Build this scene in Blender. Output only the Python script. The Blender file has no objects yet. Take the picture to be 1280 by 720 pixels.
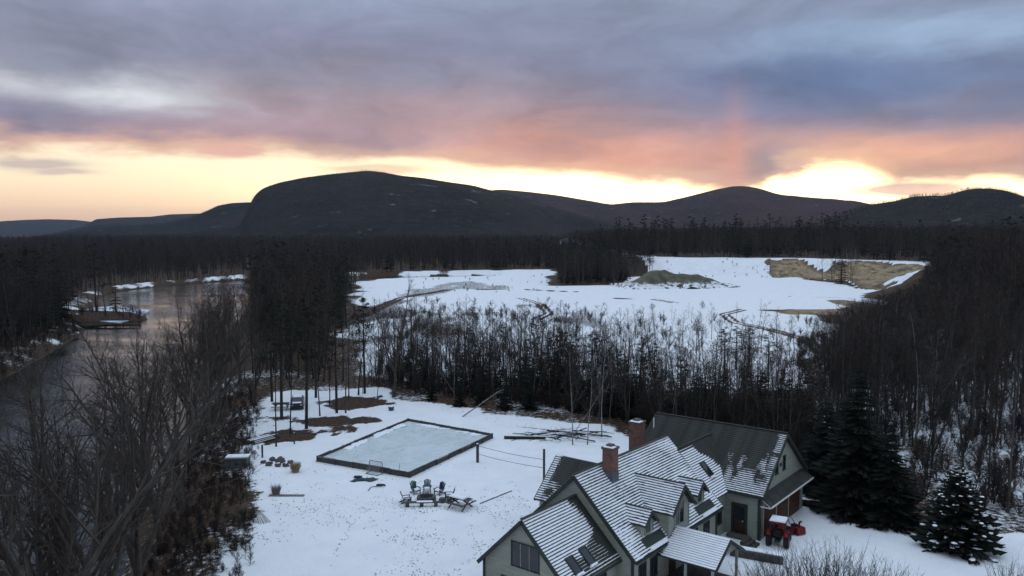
import bpy, math, random
import numpy as np
from mathutils import Vector, Matrix

# ------------------------------------------------------------------ camera, sky, sun, exposure
scene = bpy.context.scene
COL = scene.collection
F, CAM_H, YH = 1000.0, 25.0, 290.0
PITCH = math.atan((360 - YH) / F)
cam_d = bpy.data.cameras.new('camera'); cam = bpy.data.objects.new('camera', cam_d); COL.objects.link(cam)
cam.location = (0, 0, CAM_H); cam.rotation_euler = (math.pi / 2 - PITCH, 0, 0)
cam_d.sensor_width = 36; cam_d.lens = 36 * F / 1280; cam_d.clip_start = 0.5; cam_d.clip_end = 40000
scene.camera = cam

SUN_AZ = math.radians(19.0)      # to the right of the view direction (+Y)
SUN_EL = math.radians(3.0)

world = bpy.data.worlds.new('World'); scene.world = world; world.use_nodes = True
NT = world.node_tree; NT.nodes.clear()


class NB:
    """short-hand for building node trees"""
    def __init__(s, nt): s.nt = nt
    def n(s, t, **kw):
        nd = s.nt.nodes.new(t)
        for k, v in kw.items(): setattr(nd, k, v)
        return nd
    def put(s, sock, v):
        if isinstance(v, bpy.types.NodeSocket): s.nt.links.new(v, sock)
        elif isinstance(v, (tuple, list)) and hasattr(sock, 'default_value') and sock.type == 'RGBA' and len(v) == 3: sock.default_value = (*v, 1)
        else: sock.default_value = v
    def m(s, op, a, b=0.0, c=0.0, clamp=False):
        nd = s.n('ShaderNodeMath', operation=op, use_clamp=clamp)
        s.put(nd.inputs[0], a); s.put(nd.inputs[1], b); s.put(nd.inputs[2], c)
        return nd.outputs[0]
    def vm(s, op, a, b=(0, 0, 0), out=0):
        nd = s.n('ShaderNodeVectorMath', operation=op)
        s.put(nd.inputs[0], a); s.put(nd.inputs[1], b)
        return nd.outputs[out]
    def mix(s, f, a, b, blend='MIX'):
        nd = s.n('ShaderNodeMix', data_type='RGBA', blend_type=blend)
        s.put(nd.inputs[0], f); s.put(nd.inputs[6], a); s.put(nd.inputs[7], b)
        return nd.outputs[2]
    def noise(s, vec, scale, detail=3.0, rough=0.5, color=False, dist=0.0):
        nd = s.n('ShaderNodeTexNoise'); s.put(nd.inputs['Vector'], vec)
        nd.inputs['Scale'].default_value = scale; nd.inputs['Detail'].default_value = detail
        nd.inputs['Roughness'].default_value = rough; nd.inputs['Distortion'].default_value = dist
        return nd.outputs[1 if color else 0]
    def ramp(s, f, stops, interp='LINEAR'):
        nd = s.n('ShaderNodeValToRGB'); cr = nd.color_ramp; cr.interpolation = interp
        while len(cr.elements) < len(stops): cr.elements.new(0.5)
        for e, (p, c) in zip(cr.elements, stops):
            e.position = p; e.color = (*c, 1) if isinstance(c, (tuple, list)) else (c, c, c, 1)
        s.put(nd.inputs[0], f)
        return nd.outputs[0]
    def step(s, x, lo, hi):
        nd = s.n('ShaderNodeMapRange', interpolation_type='SMOOTHSTEP')
        s.put(nd.inputs[0], x); s.put(nd.inputs[1], lo); s.put(nd.inputs[2], hi)
        return nd.outputs[0]


def lin(r, g, b):
    return tuple(((v / 255) / 12.92 if v / 255 <= .04045 else ((v / 255 + .055) / 1.055) ** 2.4) for v in (r, g, b))


def azel(x, y):
    a = math.atan((x - 640) / F)
    return a, math.atan((YH - y) / F * math.cos(a))


w = NB(NT)
tc = w.n('ShaderNodeTexCoord').outputs['Generated']
sep = w.n('ShaderNodeSeparateXYZ'); NT.links.new(tc, sep.inputs[0])
DX, DY, DZ = sep.outputs
n1 = w.noise(w.vm('MULTIPLY', tc, (2.2, 2.2, 6.0)), 1.6, 3, 0.5)
n2 = w.noise(w.vm('MULTIPLY', tc, (4.0, 4.0, 15.0)), 2.0, 4, 0.58)
q1 = w.m('SUBTRACT', n1, .5); q2_ = w.m('SUBTRACT', n2, .5)
wc = w.n('ShaderNodeCombineXYZ')
NT.links.new(w.m('ADD', w.m('MULTIPLY', q1, .34), w.m('MULTIPLY', q2_, -.10)), wc.inputs[0])
NT.links.new(w.m('ADD', w.m('MULTIPLY', q2_, .045), w.m('MULTIPLY', q1, -.05)), wc.inputs[1])
warp = wc.outputs[0]; warp_s = w.vm('MULTIPLY', warp, (.35, .35, 0))
AZ0 = w.m('ARCTAN2', DX, DY); EL0 = w.m('ARCSINE', DZ)
comb = w.n('ShaderNodeCombineXYZ'); NT.links.new(AZ0, comb.inputs[0]); NT.links.new(EL0, comb.inputs[1])
AE = w.vm('ADD', comb.outputs[0], warp); AE_S = w.vm('ADD', comb.outputs[0], warp_s)
sepw = w.n('ShaderNodeSeparateXYZ'); NT.links.new(AE, sepw.inputs[0])
AZ, EL = sepw.outputs[0], sepw.outputs[1]


def blob(x, y, sx, sy, vec=AE):
    a, e = azel(x, y)
    v = w.vm('MULTIPLY', w.vm('SUBTRACT', vec, (a, e, 0)), (F / sx, F / sy, 0))
    d = w.vm('DOT_PRODUCT', v, v, out=1)
    return w.m('POWER', math.e, w.m('MULTIPLY', d, -1.0))


# the cloud deck: mauve-grey underside, warmer towards the break in the west, cooler above
cloud = w.ramp(EL, [(0.0, lin(168, 136, 128)), (0.09, lin(150, 134, 142)), (0.17, lin(130, 132, 148)), (0.30, lin(124, 136, 158)), (1.0, lin(170, 186, 206))])
for x, y, sx, sy, c, k in [
    (1030, 120, 330, 75, lin(84, 106, 142), .95),
    (1190, 45, 240, 22, lin(146, 170, 196), .6),
    (470, 60, 360, 40, lin(122, 124, 150), .6),
    (600, 160, 260, 50, lin(172, 144, 146), .75),
    (770, 200, 230, 36, lin(222, 160, 136), .85),
    (1180, 196, 150, 28, lin(222, 162, 140), .85),
    (300, 160, 260, 34, lin(168, 142, 150), .75),
    (170, 178, 170, 13, lin(210, 164, 150), .75),
    (80, 108, 130, 17, lin(222, 226, 230), .75),
    (985, 206, 60, 24, lin(134, 128, 148), .75),
    (10, 140, 120, 26, lin(118, 122, 146), .7)]:
    cloud = w.mix(w.m('MULTIPLY', blob(x, y, sx, sy), k), cloud, c)
# soft streaks and billows in the deck
s1 = w.noise(w.vm('MULTIPLY', w.vm('ADD', tc, warp), (3.0, 3.0, 7.0)), 2.4, 6, 0.60)
cloud = w.mix(1.0, cloud, w.ramp(s1, [(0.28, .78), (0.5, 1.0), (0.72, 1.22)]), 'MULTIPLY')
# an overcast sky is brighter towards the zenith
over = w.m('ADD', 0.80, w.m('MULTIPLY', w.m('MAXIMUM', DZ, 0.0), 0.80))
ov = w.n('ShaderNodeCombineXYZ')
NT.links.new(w.m('MULTIPLY', over, 1.0), ov.inputs[0]); NT.links.new(over, ov.inputs[1]); NT.links.new(over, ov.inputs[2])
cloud = w.mix(1.0, cloud, ov.outputs[0], 'MULTIPLY')

# clear strip under the deck: Nishita sky with the sun low behind the ridge
sky = w.n('ShaderNodeTexSky', sky_type='NISHITA')
sky.sun_disc = False; sky.sun_elevation = SUN_EL; sky.sun_rotation = SUN_AZ
sky.air_density = 1.6; sky.dust_density = 2.5; sky.altitude = 150
clear = w.mix(1.0, sky.outputs[0], (.115, .115, .115), 'MULTIPLY')
clear = w.mix(.80, clear, w.ramp(w.m('MULTIPLY', w.m('MAXIMUM', EL0, 0.0), 6.0), [(0.0, lin(214, 168, 146)), (0.18, lin(238, 206, 172)), (0.42, lin(246, 232, 200)), (0.75, lin(242, 238, 220))]))
clear = w.mix(1.0, clear, (1.12, 1.12, 1.12), 'MULTIPLY')
glow = w.m('ADD', w.m('MULTIPLY', blob(1090, 240, 190, 50, comb.outputs[0]), 1.0), w.m('MULTIPLY', blob(760, 242, 330, 34, comb.outputs[0]), .8))
clear = w.mix(w.m('MULTIPLY', glow, .95), clear, (2.8, 2.1, 1.1))
# lower edge of the deck, as elevation over azimuth
pts = [(-900, 190), (-200, 192), (0, 190), (180, 188), (330, 190), (400, 198), (520, 204), (640, 212), (760, 222), (860, 228), (915, 242), (965, 240), (1000, 226), (1040, 215), (1110, 212), (1150, 228), (1190, 243), (1280, 236), (1600, 244)]
A0, A1 = -1.2, 1.2
edge = w.ramp(w.m('DIVIDE', w.m('SUBTRACT', AZ, A0), A1 - A0),
              [(0.0, .02 * 4)] + [((azel(x, y)[0] - A0) / (A1 - A0), max(0, azel(x, y)[1]) * 4) for x, y in pts] + [(1.0, .02 * 4)])
edge = w.m('MULTIPLY', edge, .25)
gap = w.step(w.m('ADD', w.m('SUBTRACT', EL, edge), w.m('MULTIPLY', w.m('SUBTRACT', s1, .5), .03)), 0.010, -0.007)
skycol = w.mix(gap, cloud, clear)
# light fringe along the torn edge
fr = w.step(w.m('ABSOLUTE', w.m('SUBTRACT', w.m('SUBTRACT', EL, edge), 0.006)), 0.020, 0.0)
skycol = w.mix(w.m('MULTIPLY', fr, .30), skycol, lin(250, 206, 160))
skycol = w.mix(w.m('MULTIPLY', blob(1085, 205, 150, 45, AE_S), .20), skycol, (1.0, .60, .30))
# small detached cloudlets in the clear strip
for x, y, sx, sy, c in [(286, 187, 40, 7, lin(206, 160, 146)), (50, 205, 45, 6, lin(176, 160, 158)), (88, 217, 30, 4, lin(190, 172, 162)), (1165, 240, 60, 7, lin(176, 140, 146)), (470, 212, 60, 5, lin(214, 186, 160))]:
    skycol = w.mix(w.m('MULTIPLY', w.m('MINIMUM', w.m('MULTIPLY', blob(x, y, sx, sy, AE_S), 1.6), 1.0), .8), skycol, c)
# sun pillar over the hidden sun
pa, pe = azel(916, 232)
pil = w.m('MULTIPLY', w.m('POWER', math.e, w.m('MULTIPLY', w.m('POWER', w.m('DIVIDE', w.m('ABSOLUTE', w.m('SUBTRACT', AZ0, pa)), .016), 2.0), -1.0)),
          w.step(EL0, .21, .06))
skycol = w.mix(w.m('MULTIPLY', pil, .26), skycol, lin(236, 158, 132))
below = w.step(DZ, 0.0, -0.06)
skycol = w.mix(below, skycol, (.05, .05, .06))
bg = w.n('ShaderNodeBackground'); NT.links.new(skycol, bg.inputs[0]); bg.inputs[1].default_value = 1.0
NT.links.new(bg.outputs[0], w.n('ShaderNodeOutputWorld').inputs[0])
world.cycles.sampling_method = 'MANUAL'; world.cycles.sample_map_resolution = 512

sun_d = bpy.data.lights.new('sun', 'SUN'); sun = bpy.data.objects.new('sun', sun_d); COL.objects.link(sun)
sun_d.energy = 0.5; sun_d.angle = math.radians(10); sun_d.color = (1.0, .72, .48)
sun.rotation_euler = (math.pi / 2 - SUN_EL, 0, -SUN_AZ + math.pi)
sun.rotation_euler = Vector((-math.sin(SUN_AZ) * math.cos(SUN_EL), -math.cos(SUN_AZ) * math.cos(SUN_EL), -math.sin(SUN_EL))).to_track_quat('-Z', 'Y').to_euler()

vs = scene.view_settings
vs.view_transform = 'Standard'; vs.look = 'None'; vs.gamma = 1; vs.use_curve_mapping = False; vs.exposure = 0.43
scene.cycles.use_denoising = True; scene.cycles.denoiser = 'OPENIMAGEDENOISE'
scene.cycles.max_bounces = 3; scene.cycles.diffuse_bounces = 1; scene.cycles.glossy_bounces = 2
scene.cycles.transmission_bounces = 3; scene.cycles.volume_bounces = 0; scene.cycles.transparent_max_bounces = 6
scene.cycles.use_adaptive_sampling = True; scene.cycles.adaptive_threshold = 0.02
scene.cycles.sample_clamp_indirect = 4
scene.cycles.caustics_reflective = False; scene.cycles.caustics_refractive = False

rng = random.Random(7)
NR = np.random.default_rng(11)


# ------------------------------------------------------------------ helpers
def unproject(x, y, z=0.0):
    """photo pixel -> point on the level z"""
    cp, sp = math.cos(PITCH), math.sin(PITCH)
    u, v = (x - 640) / F, (360 - y) / F
    d = Vector((u, cp + v * sp, -sp + v * cp))
    t = (z - CAM_H) / d.z
    return Vector((0, 0, CAM_H)) + d * t


def project(P):
    cp, sp = math.cos(PITCH), math.sin(PITCH)
    x, y, z = P[0], P[1], P[2] - CAM_H
    d = y * cp - z * sp
    return 640 + F * x / d, 360 - F * (y * sp + z * cp) / d


def tag(o, label=None, cat=None, group=None, kind=None):
    if label: o['label'] = label
    if cat: o['category'] = cat
    if group: o['group'] = group
    if kind: o['kind'] = kind
    return o


def empty(name, loc=(0, 0, 0), rz=0.0, parent=None, scale=1.0):
    o = bpy.data.objects.new(name, None); COL.objects.link(o)
    o.location = loc; o.rotation_euler = (0, 0, rz); o.scale = (scale,) * 3; o.empty_display_size = .3
    o.parent = parent
    return o


def mesh_obj(name, me, parent=None, loc=(0, 0, 0), rot=(0, 0, 0), scale=(1, 1, 1)):
    o = bpy.data.objects.new(name, me); COL.objects.link(o)
    o.location = loc; o.rotation_euler = rot; o.scale = scale; o.parent = parent
    return o


class MB:
    """collects geometry for ONE mesh"""
    def __init__(s): s.v, s.f = [], []
    def add(s, vs, fs):
        k = len(s.v); s.v.extend(tuple(p) for p in vs); s.f.extend(tuple(i + k for i in q) for q in fs); return s
    def box(s, x0, x1, y0, y1, z0, z1, M=None, taper=0.0):
        t = taper
        vs = [(x0, y0, z0), (x1, y0, z0), (x1, y1, z0), (x0, y1, z0), (x0 + t, y0 + t, z1), (x1 - t, y0 + t, z1), (x1 - t, y1 - t, z1), (x0 + t, y1 - t, z1)]
        if M is not None: vs = [tuple(M @ Vector(p)) for p in vs]
        return s.add(vs, [(3, 2, 1, 0), (4, 5, 6, 7), (0, 1, 5, 4), (1, 2, 6, 5), (2, 3, 7, 6), (3, 0, 4, 7)])
    def bar(s, p, q, w_, h_, up=(0, 0, 1)):
        p, q = Vector(p), Vector(q); d = (q - p).normalized(); up = Vector(up)
        if abs(d.dot(up)) > .98: up = Vector((1, 0, 0))
        sx = d.cross(up).normalized() * w_ / 2; sz = sx.cross(d).normalized() * h_ / 2
        vs = [c + a * sx + b * sz for c in (p, q) for a, b in ((-1, -1), (1, -1), (1, 1), (-1, 1))]
        return s.add(vs, [(0, 1, 2, 3), (7, 6, 5, 4), (0, 4, 5, 1), (1, 5, 6, 2), (2, 6, 7, 3), (3, 7, 4, 0)])
    def tube(s, pts, rad, sides=6, cap=True):
        pts = [Vector(p) for p in pts]; n = len(pts)
        if not hasattr(rad, '__len__'): rad = [rad] * n
        k = len(s.v)
        d = (pts[1] - pts[0]).normalized(); ref = Vector((0, 0, 1)) if abs(d.z) < .9 else Vector((1, 0, 0))
        ax = d.cross(ref).normalized()
        for i, p in enumerate(pts):
            d = (pts[min(i + 1, n - 1)] - pts[max(i - 1, 0)]).normalized()
            ax = (ax - d * ax.dot(d)).normalized(); ay = d.cross(ax)
            for j in range(sides):
                a = 2 * math.pi * j / sides
                s.v.append(tuple(p + (ax * math.cos(a) + ay * math.sin(a)) * rad[i]))
        for i in range(n - 1):
            for j in range(sides):
                a, b = k + i * sides + j, k + i * sides + (j + 1) % sides
                s.f.append((a, b, b + sides, a + sides))
        if cap:
            s.f.append(tuple(k + j for j in range(sides))[::-1]); s.f.append(tuple(k + (n - 1) * sides + j for j in range(sides)))
        return s
    def spike(s, p, q, r):
        """a three-sided twig that ends in a point"""
        p, q = Vector(p), Vector(q); d = (q - p).normalized(); ref = Vector((0, 0, 1)) if abs(d.z) < .9 else Vector((1, 0, 0))
        ax = d.cross(ref).normalized(); ay = d.cross(ax); k = len(s.v)
        for j in range(3):
            a = 2.0944 * j; s.v.append(tuple(p + (ax * math.cos(a) + ay * math.sin(a)) * r))
        s.v.append(tuple(q)); s.f.extend([(k, k + 1, k + 3), (k + 1, k + 2, k + 3), (k + 2, k, k + 3)])
        return s
    def blob(s, c, r, seed=0, seg=10, ring=7, rough=.18, M=None):
        """an uneven lump: boulder, snow clump, grass tussock base"""
        g = random.Random(seed); k = len(s.v)
        rx, ry, rz = r if hasattr(r, '__len__') else (r, r, r)
        ph = [(g.uniform(0, 6.28), g.uniform(1, 3), g.uniform(0, 6.28)) for _ in range(4)]
        def P(th, fi):
            d = Vector((math.cos(th) * math.sin(fi), math.sin(th) * math.sin(fi), math.cos(fi)))
            kx = 1 + rough * sum(math.sin(d.x * f * 2 + a) * math.cos(d.y * f * 2.3 + b + d.z * 2) for a, f, b in ph) * .6
            return Vector((d.x * rx * kx + c[0], d.y * ry * kx + c[1], d.z * rz * kx + c[2]))
        vs = [P(0, 0)] + [P(2 * math.pi * j / seg, math.pi * i / ring) for i in range(1, ring) for j in range(seg)] + [P(0, math.pi)]
        fs = [(0, 1 + j, 1 + (j + 1) % seg) for j in range(seg)]
        for i in range(ring - 2):
            for j in range(seg):
                a = 1 + i * seg + j; b = 1 + i * seg + (j + 1) % seg
                fs.append((a, a + seg, b + seg, b))
        l = len(vs) - 1; b0 = 1 + (ring - 2) * seg
        fs += [(l, b0 + (j + 1) % seg, b0 + j) for j in range(seg)]
        return s.add(vs, fs)
    def mesh(s, name, mat=None, smooth=False):
        me = bpy.data.meshes.new(name); me.from_pydata(s.v, [], s.f); me.update()
        if mat: me.materials.append(mat)
        if smooth: me.polygons.foreach_set('use_smooth', [True] * len(me.polygons))
        return me
    def build(s, name, mat, parent=None, loc=(0, 0, 0), rot=(0, 0, 0), smooth=False):
        return mesh_obj(name, s.mesh(name, mat, smooth), parent, loc, rot)


def copy_tree(o, parent=None):
    c = o.copy(); COL.objects.link(c); c.parent = parent
    for ch in list(o.children): copy_tree(ch, c)
    return c


MATS = {}
def pmat(name, col, rough=.8, var=.25, scale=3.0, bump=.0, bscale=20.0, metal=0.0, col2=None, spec=.3, coords='Object'):
    """procedural material: two tones broken up by noise, fine relief"""
    if name in MATS: return MATS[name]
    m = bpy.data.materials.new(name); m.use_nodes = True; nt = m.node_tree; b = NB(nt)
    bs = nt.nodes['Principled BSDF']
    v = b.n('ShaderNodeTexCoord').outputs[coords]
    f = b.noise(v, scale, 5, .6)
    c2 = col2 or tuple(c * (1 - var) for c in col)
    c1 = col if col2 else tuple(min(1, c * (1 + var)) for c in col)
    b.put(bs.inputs['Base Color'], b.mix(b.step(f, .3, .7), c2, c1))
    bs.inputs['Roughness'].default_value = rough; bs.inputs['Metallic'].default_value = metal
    bs.inputs['Specular IOR Level'].default_value = spec
    if bump:
        bp = b.n('ShaderNodeBump'); bp.inputs['Strength'].default_value = bump; bp.inputs['Distance'].default_value = .05
        nt.links.new(b.noise(v, bscale, 4, .6), bp.inputs['Height']); nt.links.new(bp.outputs[0], bs.inputs['Normal'])
    MATS[name] = m
    return m


# numpy value noise
def vnoise(x, y, seed=0):
    xi, yi = np.floor(x).astype(np.int64), np.floor(y).astype(np.int64)
    xf, yf = x - xi, y - yi
    def h(a, b):
        n = (a * 374761393 + b * 668265263 + seed * 982451653) & 0x7fffffff
        n = ((n ^ (n >> 13)) * 1274126177) & 0x7fffffff
        return ((n ^ (n >> 16)) & 0xffff) / 65535.0
    u, v = xf * xf * (3 - 2 * xf), yf * yf * (3 - 2 * yf)
    return (h(xi, yi) * (1 - u) + h(xi + 1, yi) * u) * (1 - v) + (h(xi, yi + 1) * (1 - u) + h(xi + 1, yi + 1) * u) * v


def fbm(x, y, o=4, seed=0):
    r, a, t = 0, .5, 0
    for i in range(o):
        r = r + a * vnoise(x * 2 ** i + i * 17.3, y * 2 ** i - i * 9.1, seed + i); t += a; a *= .5
    return r / t


def sdf(P, X, Y):
    """signed distance to a polygon, negative inside"""
    P = np.asarray(P, float); d = np.full(X.shape, 1e18); s = np.ones(X.shape)
    n = len(P); j = n - 1
    for i in range(n):
        ex, ey = P[j] - P[i]; wx, wy = X - P[i][0], Y - P[i][1]
        t = np.clip((wx * ex + wy * ey) / max(ex * ex + ey * ey, 1e-9), 0, 1)
        d = np.minimum(d, (wx - ex * t) ** 2 + (wy - ey * t) ** 2)
        c1, c2, c3 = Y >= P[i][1], Y < P[j][1], ex * wy > ey * wx
        s = np.where((c1 & c2 & c3) | (~c1 & ~c2 & ~c3), -s, s)
        j = i
    return s * np.sqrt(d)


def pdist(L, X, Y):
    """distance to an open polyline"""
    d = np.full(X.shape, 1e18)
    for (ax, ay), (bx, by) in zip(L[:-1], L[1:]):
        ex, ey = bx - ax, by - ay; wx, wy = X - ax, Y - ay
        t = np.clip((wx * ex + wy * ey) / (ex * ex + ey * ey), 0, 1)
        d = np.minimum(d, (wx - ex * t) ** 2 + (wy - ey * t) ** 2)
    return np.sqrt(d)


def sm(x, a, b):
    t = np.clip((x - a) / (b - a), 0, 1)
    return t * t * (3 - 2 * t)


# ------------------------------------------------------------------ terrain
WATER_Z = -3.0
RIVER = [(-14, -60), (-22, 30), (-31, 65), (-36, 80), (-43, 110), (-52, 140), (-66, 180), (-85, 250), (-100, 310), (-112, 360), (-104, 400), (-70, 440), (-10, 470),
         (-10, 520), (-90, 500), (-158, 467), (-182, 420), (-188, 368), (-165, 310), (-148, 272), (-122, 262), (-117, 253), (-138, 250), (-122, 225), (-110, 190), (-99, 154), (-96, 130), (-92, 100), (-88, 30), (-80, -60)]
PLATEAU = [(60, 470), (88, 458), (155, 437), (170, 400), (150, 335), (128, 278), (104, 235), (88, 190), (80, 140), (90, 95), (140, 60), (3000, 40), (3000, 4000), (200, 4000), (50, 900), (40, 540)]
def pxs(L, z=0): return [tuple(unproject(x, y, z)[:2]) for x, y in L]
YARD = pxs([(232, 730), (262, 690), (330, 642), (318, 612), (290, 590), (285, 565), (288, 545), (300, 520), (325, 500), (345, 490), (420, 486), (470, 486), (505, 500), (560, 510), (640, 517), (720, 528), (800, 548), (880, 585), (1000, 622), (1060, 655), (1150, 672), (1285, 668)]) + [(60, 40), (60, 0), (-15, 0), (-24, 40)]
FIELD = pxs([(428, 470), (425, 420), (440, 385), (455, 352), (510, 339), (690, 337), (692, 356), (780, 358), (800, 347)]) + [(88, 458), (155, 437), (150, 335), (128, 278)] + pxs([(1040, 395), (1050, 440), (980, 480), (800, 500), (600, 490)])


def terrain_z(X, Y):
    X = np.asarray(X, float); Y = np.asarray(Y, float)
    r = sdf(RIVER, X, Y)
    left = sm(-X - Y * .30, 15, 60)                       # land across the river lies lower
    z = (fbm(X / 60, Y / 60, 3, 5) - .5) * 1.2 * sm(np.hypot(X, Y), 110, 200)
    z = z + (fbm(X / 9, Y / 9, 3, 8) - .5) * .25 * sm(sdf(YARD, X, Y), -2, 8) + (fbm(X / 3, Y / 3, 2, 9) - .5) * .06
    p = -sdf(PLATEAU, X, Y)
    z = z + sm(p + (fbm(X / 7, Y / 7, 3, 44) - .5) * 9 * sm(Y, 300, 330), -2, np.where(Y > 310, 27, 38)) * 9.5 + sm(p, 20, 260) * 3.0 + sm(p, 200, 1200) * 6
    z = z - left * 1.6
    z = z * sm(r, -2, 14) - (1 - sm(r, -9, 6.5)) * 6.0
    return z


def ground_z(x, y): return float(terrain_z(np.array([x]), np.array([y]))[0])


d = [6.0]
while d[-1] < 16000: d.append(d[-1] * (1.0085 if d[-1] < 700 else 1.03))
d = np.array(d); th = np.concatenate([np.linspace(-1.75, -.72, 40)[:-1], np.linspace(-.72, .72, 420), np.linspace(.72, 1.75, 40)[1:]])
TT, DD = np.meshgrid(th, d)
GX, GY = np.sin(TT) * DD, np.cos(TT) * DD - 0.0
GZ = terrain_z(GX, GY)


def grid_mesh(name, X, Y, Z, attrs=None):
    r, c = X.shape
    me = bpy.data.meshes.new(name)
    co = np.stack([X, Y, Z], -1).reshape(-1, 3).astype(np.float32)
    i = np.arange(r * c).reshape(r, c)
    q = np.stack([i[:-1, :-1], i[:-1, 1:], i[1:, 1:], i[1:, :-1]], -1).reshape(-1, 4)
    me.vertices.add(len(co)); me.vertices.foreach_set('co', co.ravel())
    me.loops.add(q.size); me.loops.foreach_set('vertex_index', q.ravel().astype(np.int32))
    me.polygons.add(len(q)); me.polygons.foreach_set('loop_start', np.arange(0, q.size, 4, dtype=np.int32))
    me.polygons.foreach_set('use_smooth', np.ones(len(q), bool))
    for k, v in (attrs or {}).items():
        a = me.attributes.new(k, 'FLOAT', 'POINT'); a.data.foreach_set('value', v.ravel().astype(np.float32))
    me.update(calc_edges=True); me.validate()
    return me


yd, fd, rv = sdf(YARD, GX, GY), sdf(FIELD, GX, GY), sdf(RIVER, GX, GY)
wob = (fbm(GX / 7, GY / 7, 4, 3) - .5)
wob2 = (fbm(GX / 26, GY / 26, 4, 13) - .5)
snow_y = 1 - sm(yd + wob * 7, -1.2, 1.8)
patch = sm(fbm(GX / 20, GY / 60, 4, 23), .48, .62) * sm(GY, 150, 200)
snow_f = (1 - sm(fd + wob2 * 25, -4, 7)) * (.97 - .44 * patch * (1 - .75 * sm(GX + GY * .1, 30, 75)) - .12 * (1 - sm(GY, 150, 330)))
forest_floor = .25 + .13 * (1 - sm(GY, 125, 170)) + .25 * wob2 + .22 * sm(GX, 30, 60) * (1 - sm(GY, 110, 190)) + .12 * sm(wob, .0, .2) - .2 * sm(GY, 250, 420)
snow = np.maximum(np.maximum(snow_y, snow_f), forest_floor)
# mulch islands under the yard trees stay bare
for (x, y, rx, ry) in [(418, 527, 4.4, 3.4), (446, 503, 4.6, 4.0), (362, 546, 2.4, 2.6), (345, 522, 2.6, 2.4)]:
    c = unproject(x, y)
    e = np.hypot((GX - c.x) / rx, (GY - c.y) / ry) + wob * 2.0 + (fbm(GX / 1.8, GY / 1.8, 3, 57) - .5) * 1.6
    snow = np.where(e < 1.9, np.maximum(snow * sm(e, .3, 1.8), .26 + .6 * wob), snow)
bank = 1 - sm(rv + wob * 7, 5.5, 12)
snow = np.where((bank > 0) & (GY < 130), snow * (1 - bank) + bank * (.41 + .6 * wob), snow)
farbank = (np.abs(rv - 2.5) < 3.0) & (GX < -90) & (GY > 140)
snow = np.where(farbank, np.maximum(snow, .34 + 1.2 * wob + .2 * sm(GY, 330, 420)), snow)
snow = np.where(rv < -1.5, 0.05, snow)
snow = np.where((rv < 4) & (GY > 235) & (GY < 285) & (GX > -150), .25, snow)
# sandy faces of the pit rim and the small bare slip on the right
sl = sdf(PLATEAU, GX, GY)
sand = np.zeros_like(GX)
def sand_at(px, py, z, rx, ry, amt=1.0):
    global sand
    c = unproject(px, py, z); e = np.hypot((GX - c.x) / rx, (GY - c.y) / ry) + wob2 * .9 + wob * .5
    sand = np.maximum(sand, amt * (1 - sm(e, .75, 1.15)))
sand_at(1030, 340, 5, 12, 60); sand_at(1112, 343, 5, 12, 55)
sand = sand * sm(-sl, -3, 3) * (1 - sm(-sl + wob * 14, 20, 30))
sand_at(1143, 402, 4, 7, 16); sand_at(1030, 390, 0, 15, 10, .8); sand_at(1068, 374, 2, 7, 16, .8)
snow = np.clip(snow * (1 - sand), 0, 1)
snow = np.where((sl < 2) & (sl > -40) & (GY > 330) & (GX > 80) & (sand < .2), np.maximum(snow, .93 - .3 * (fbm(GX / 12, GY / 12, 3, 51) > .62)), snow)
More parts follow.
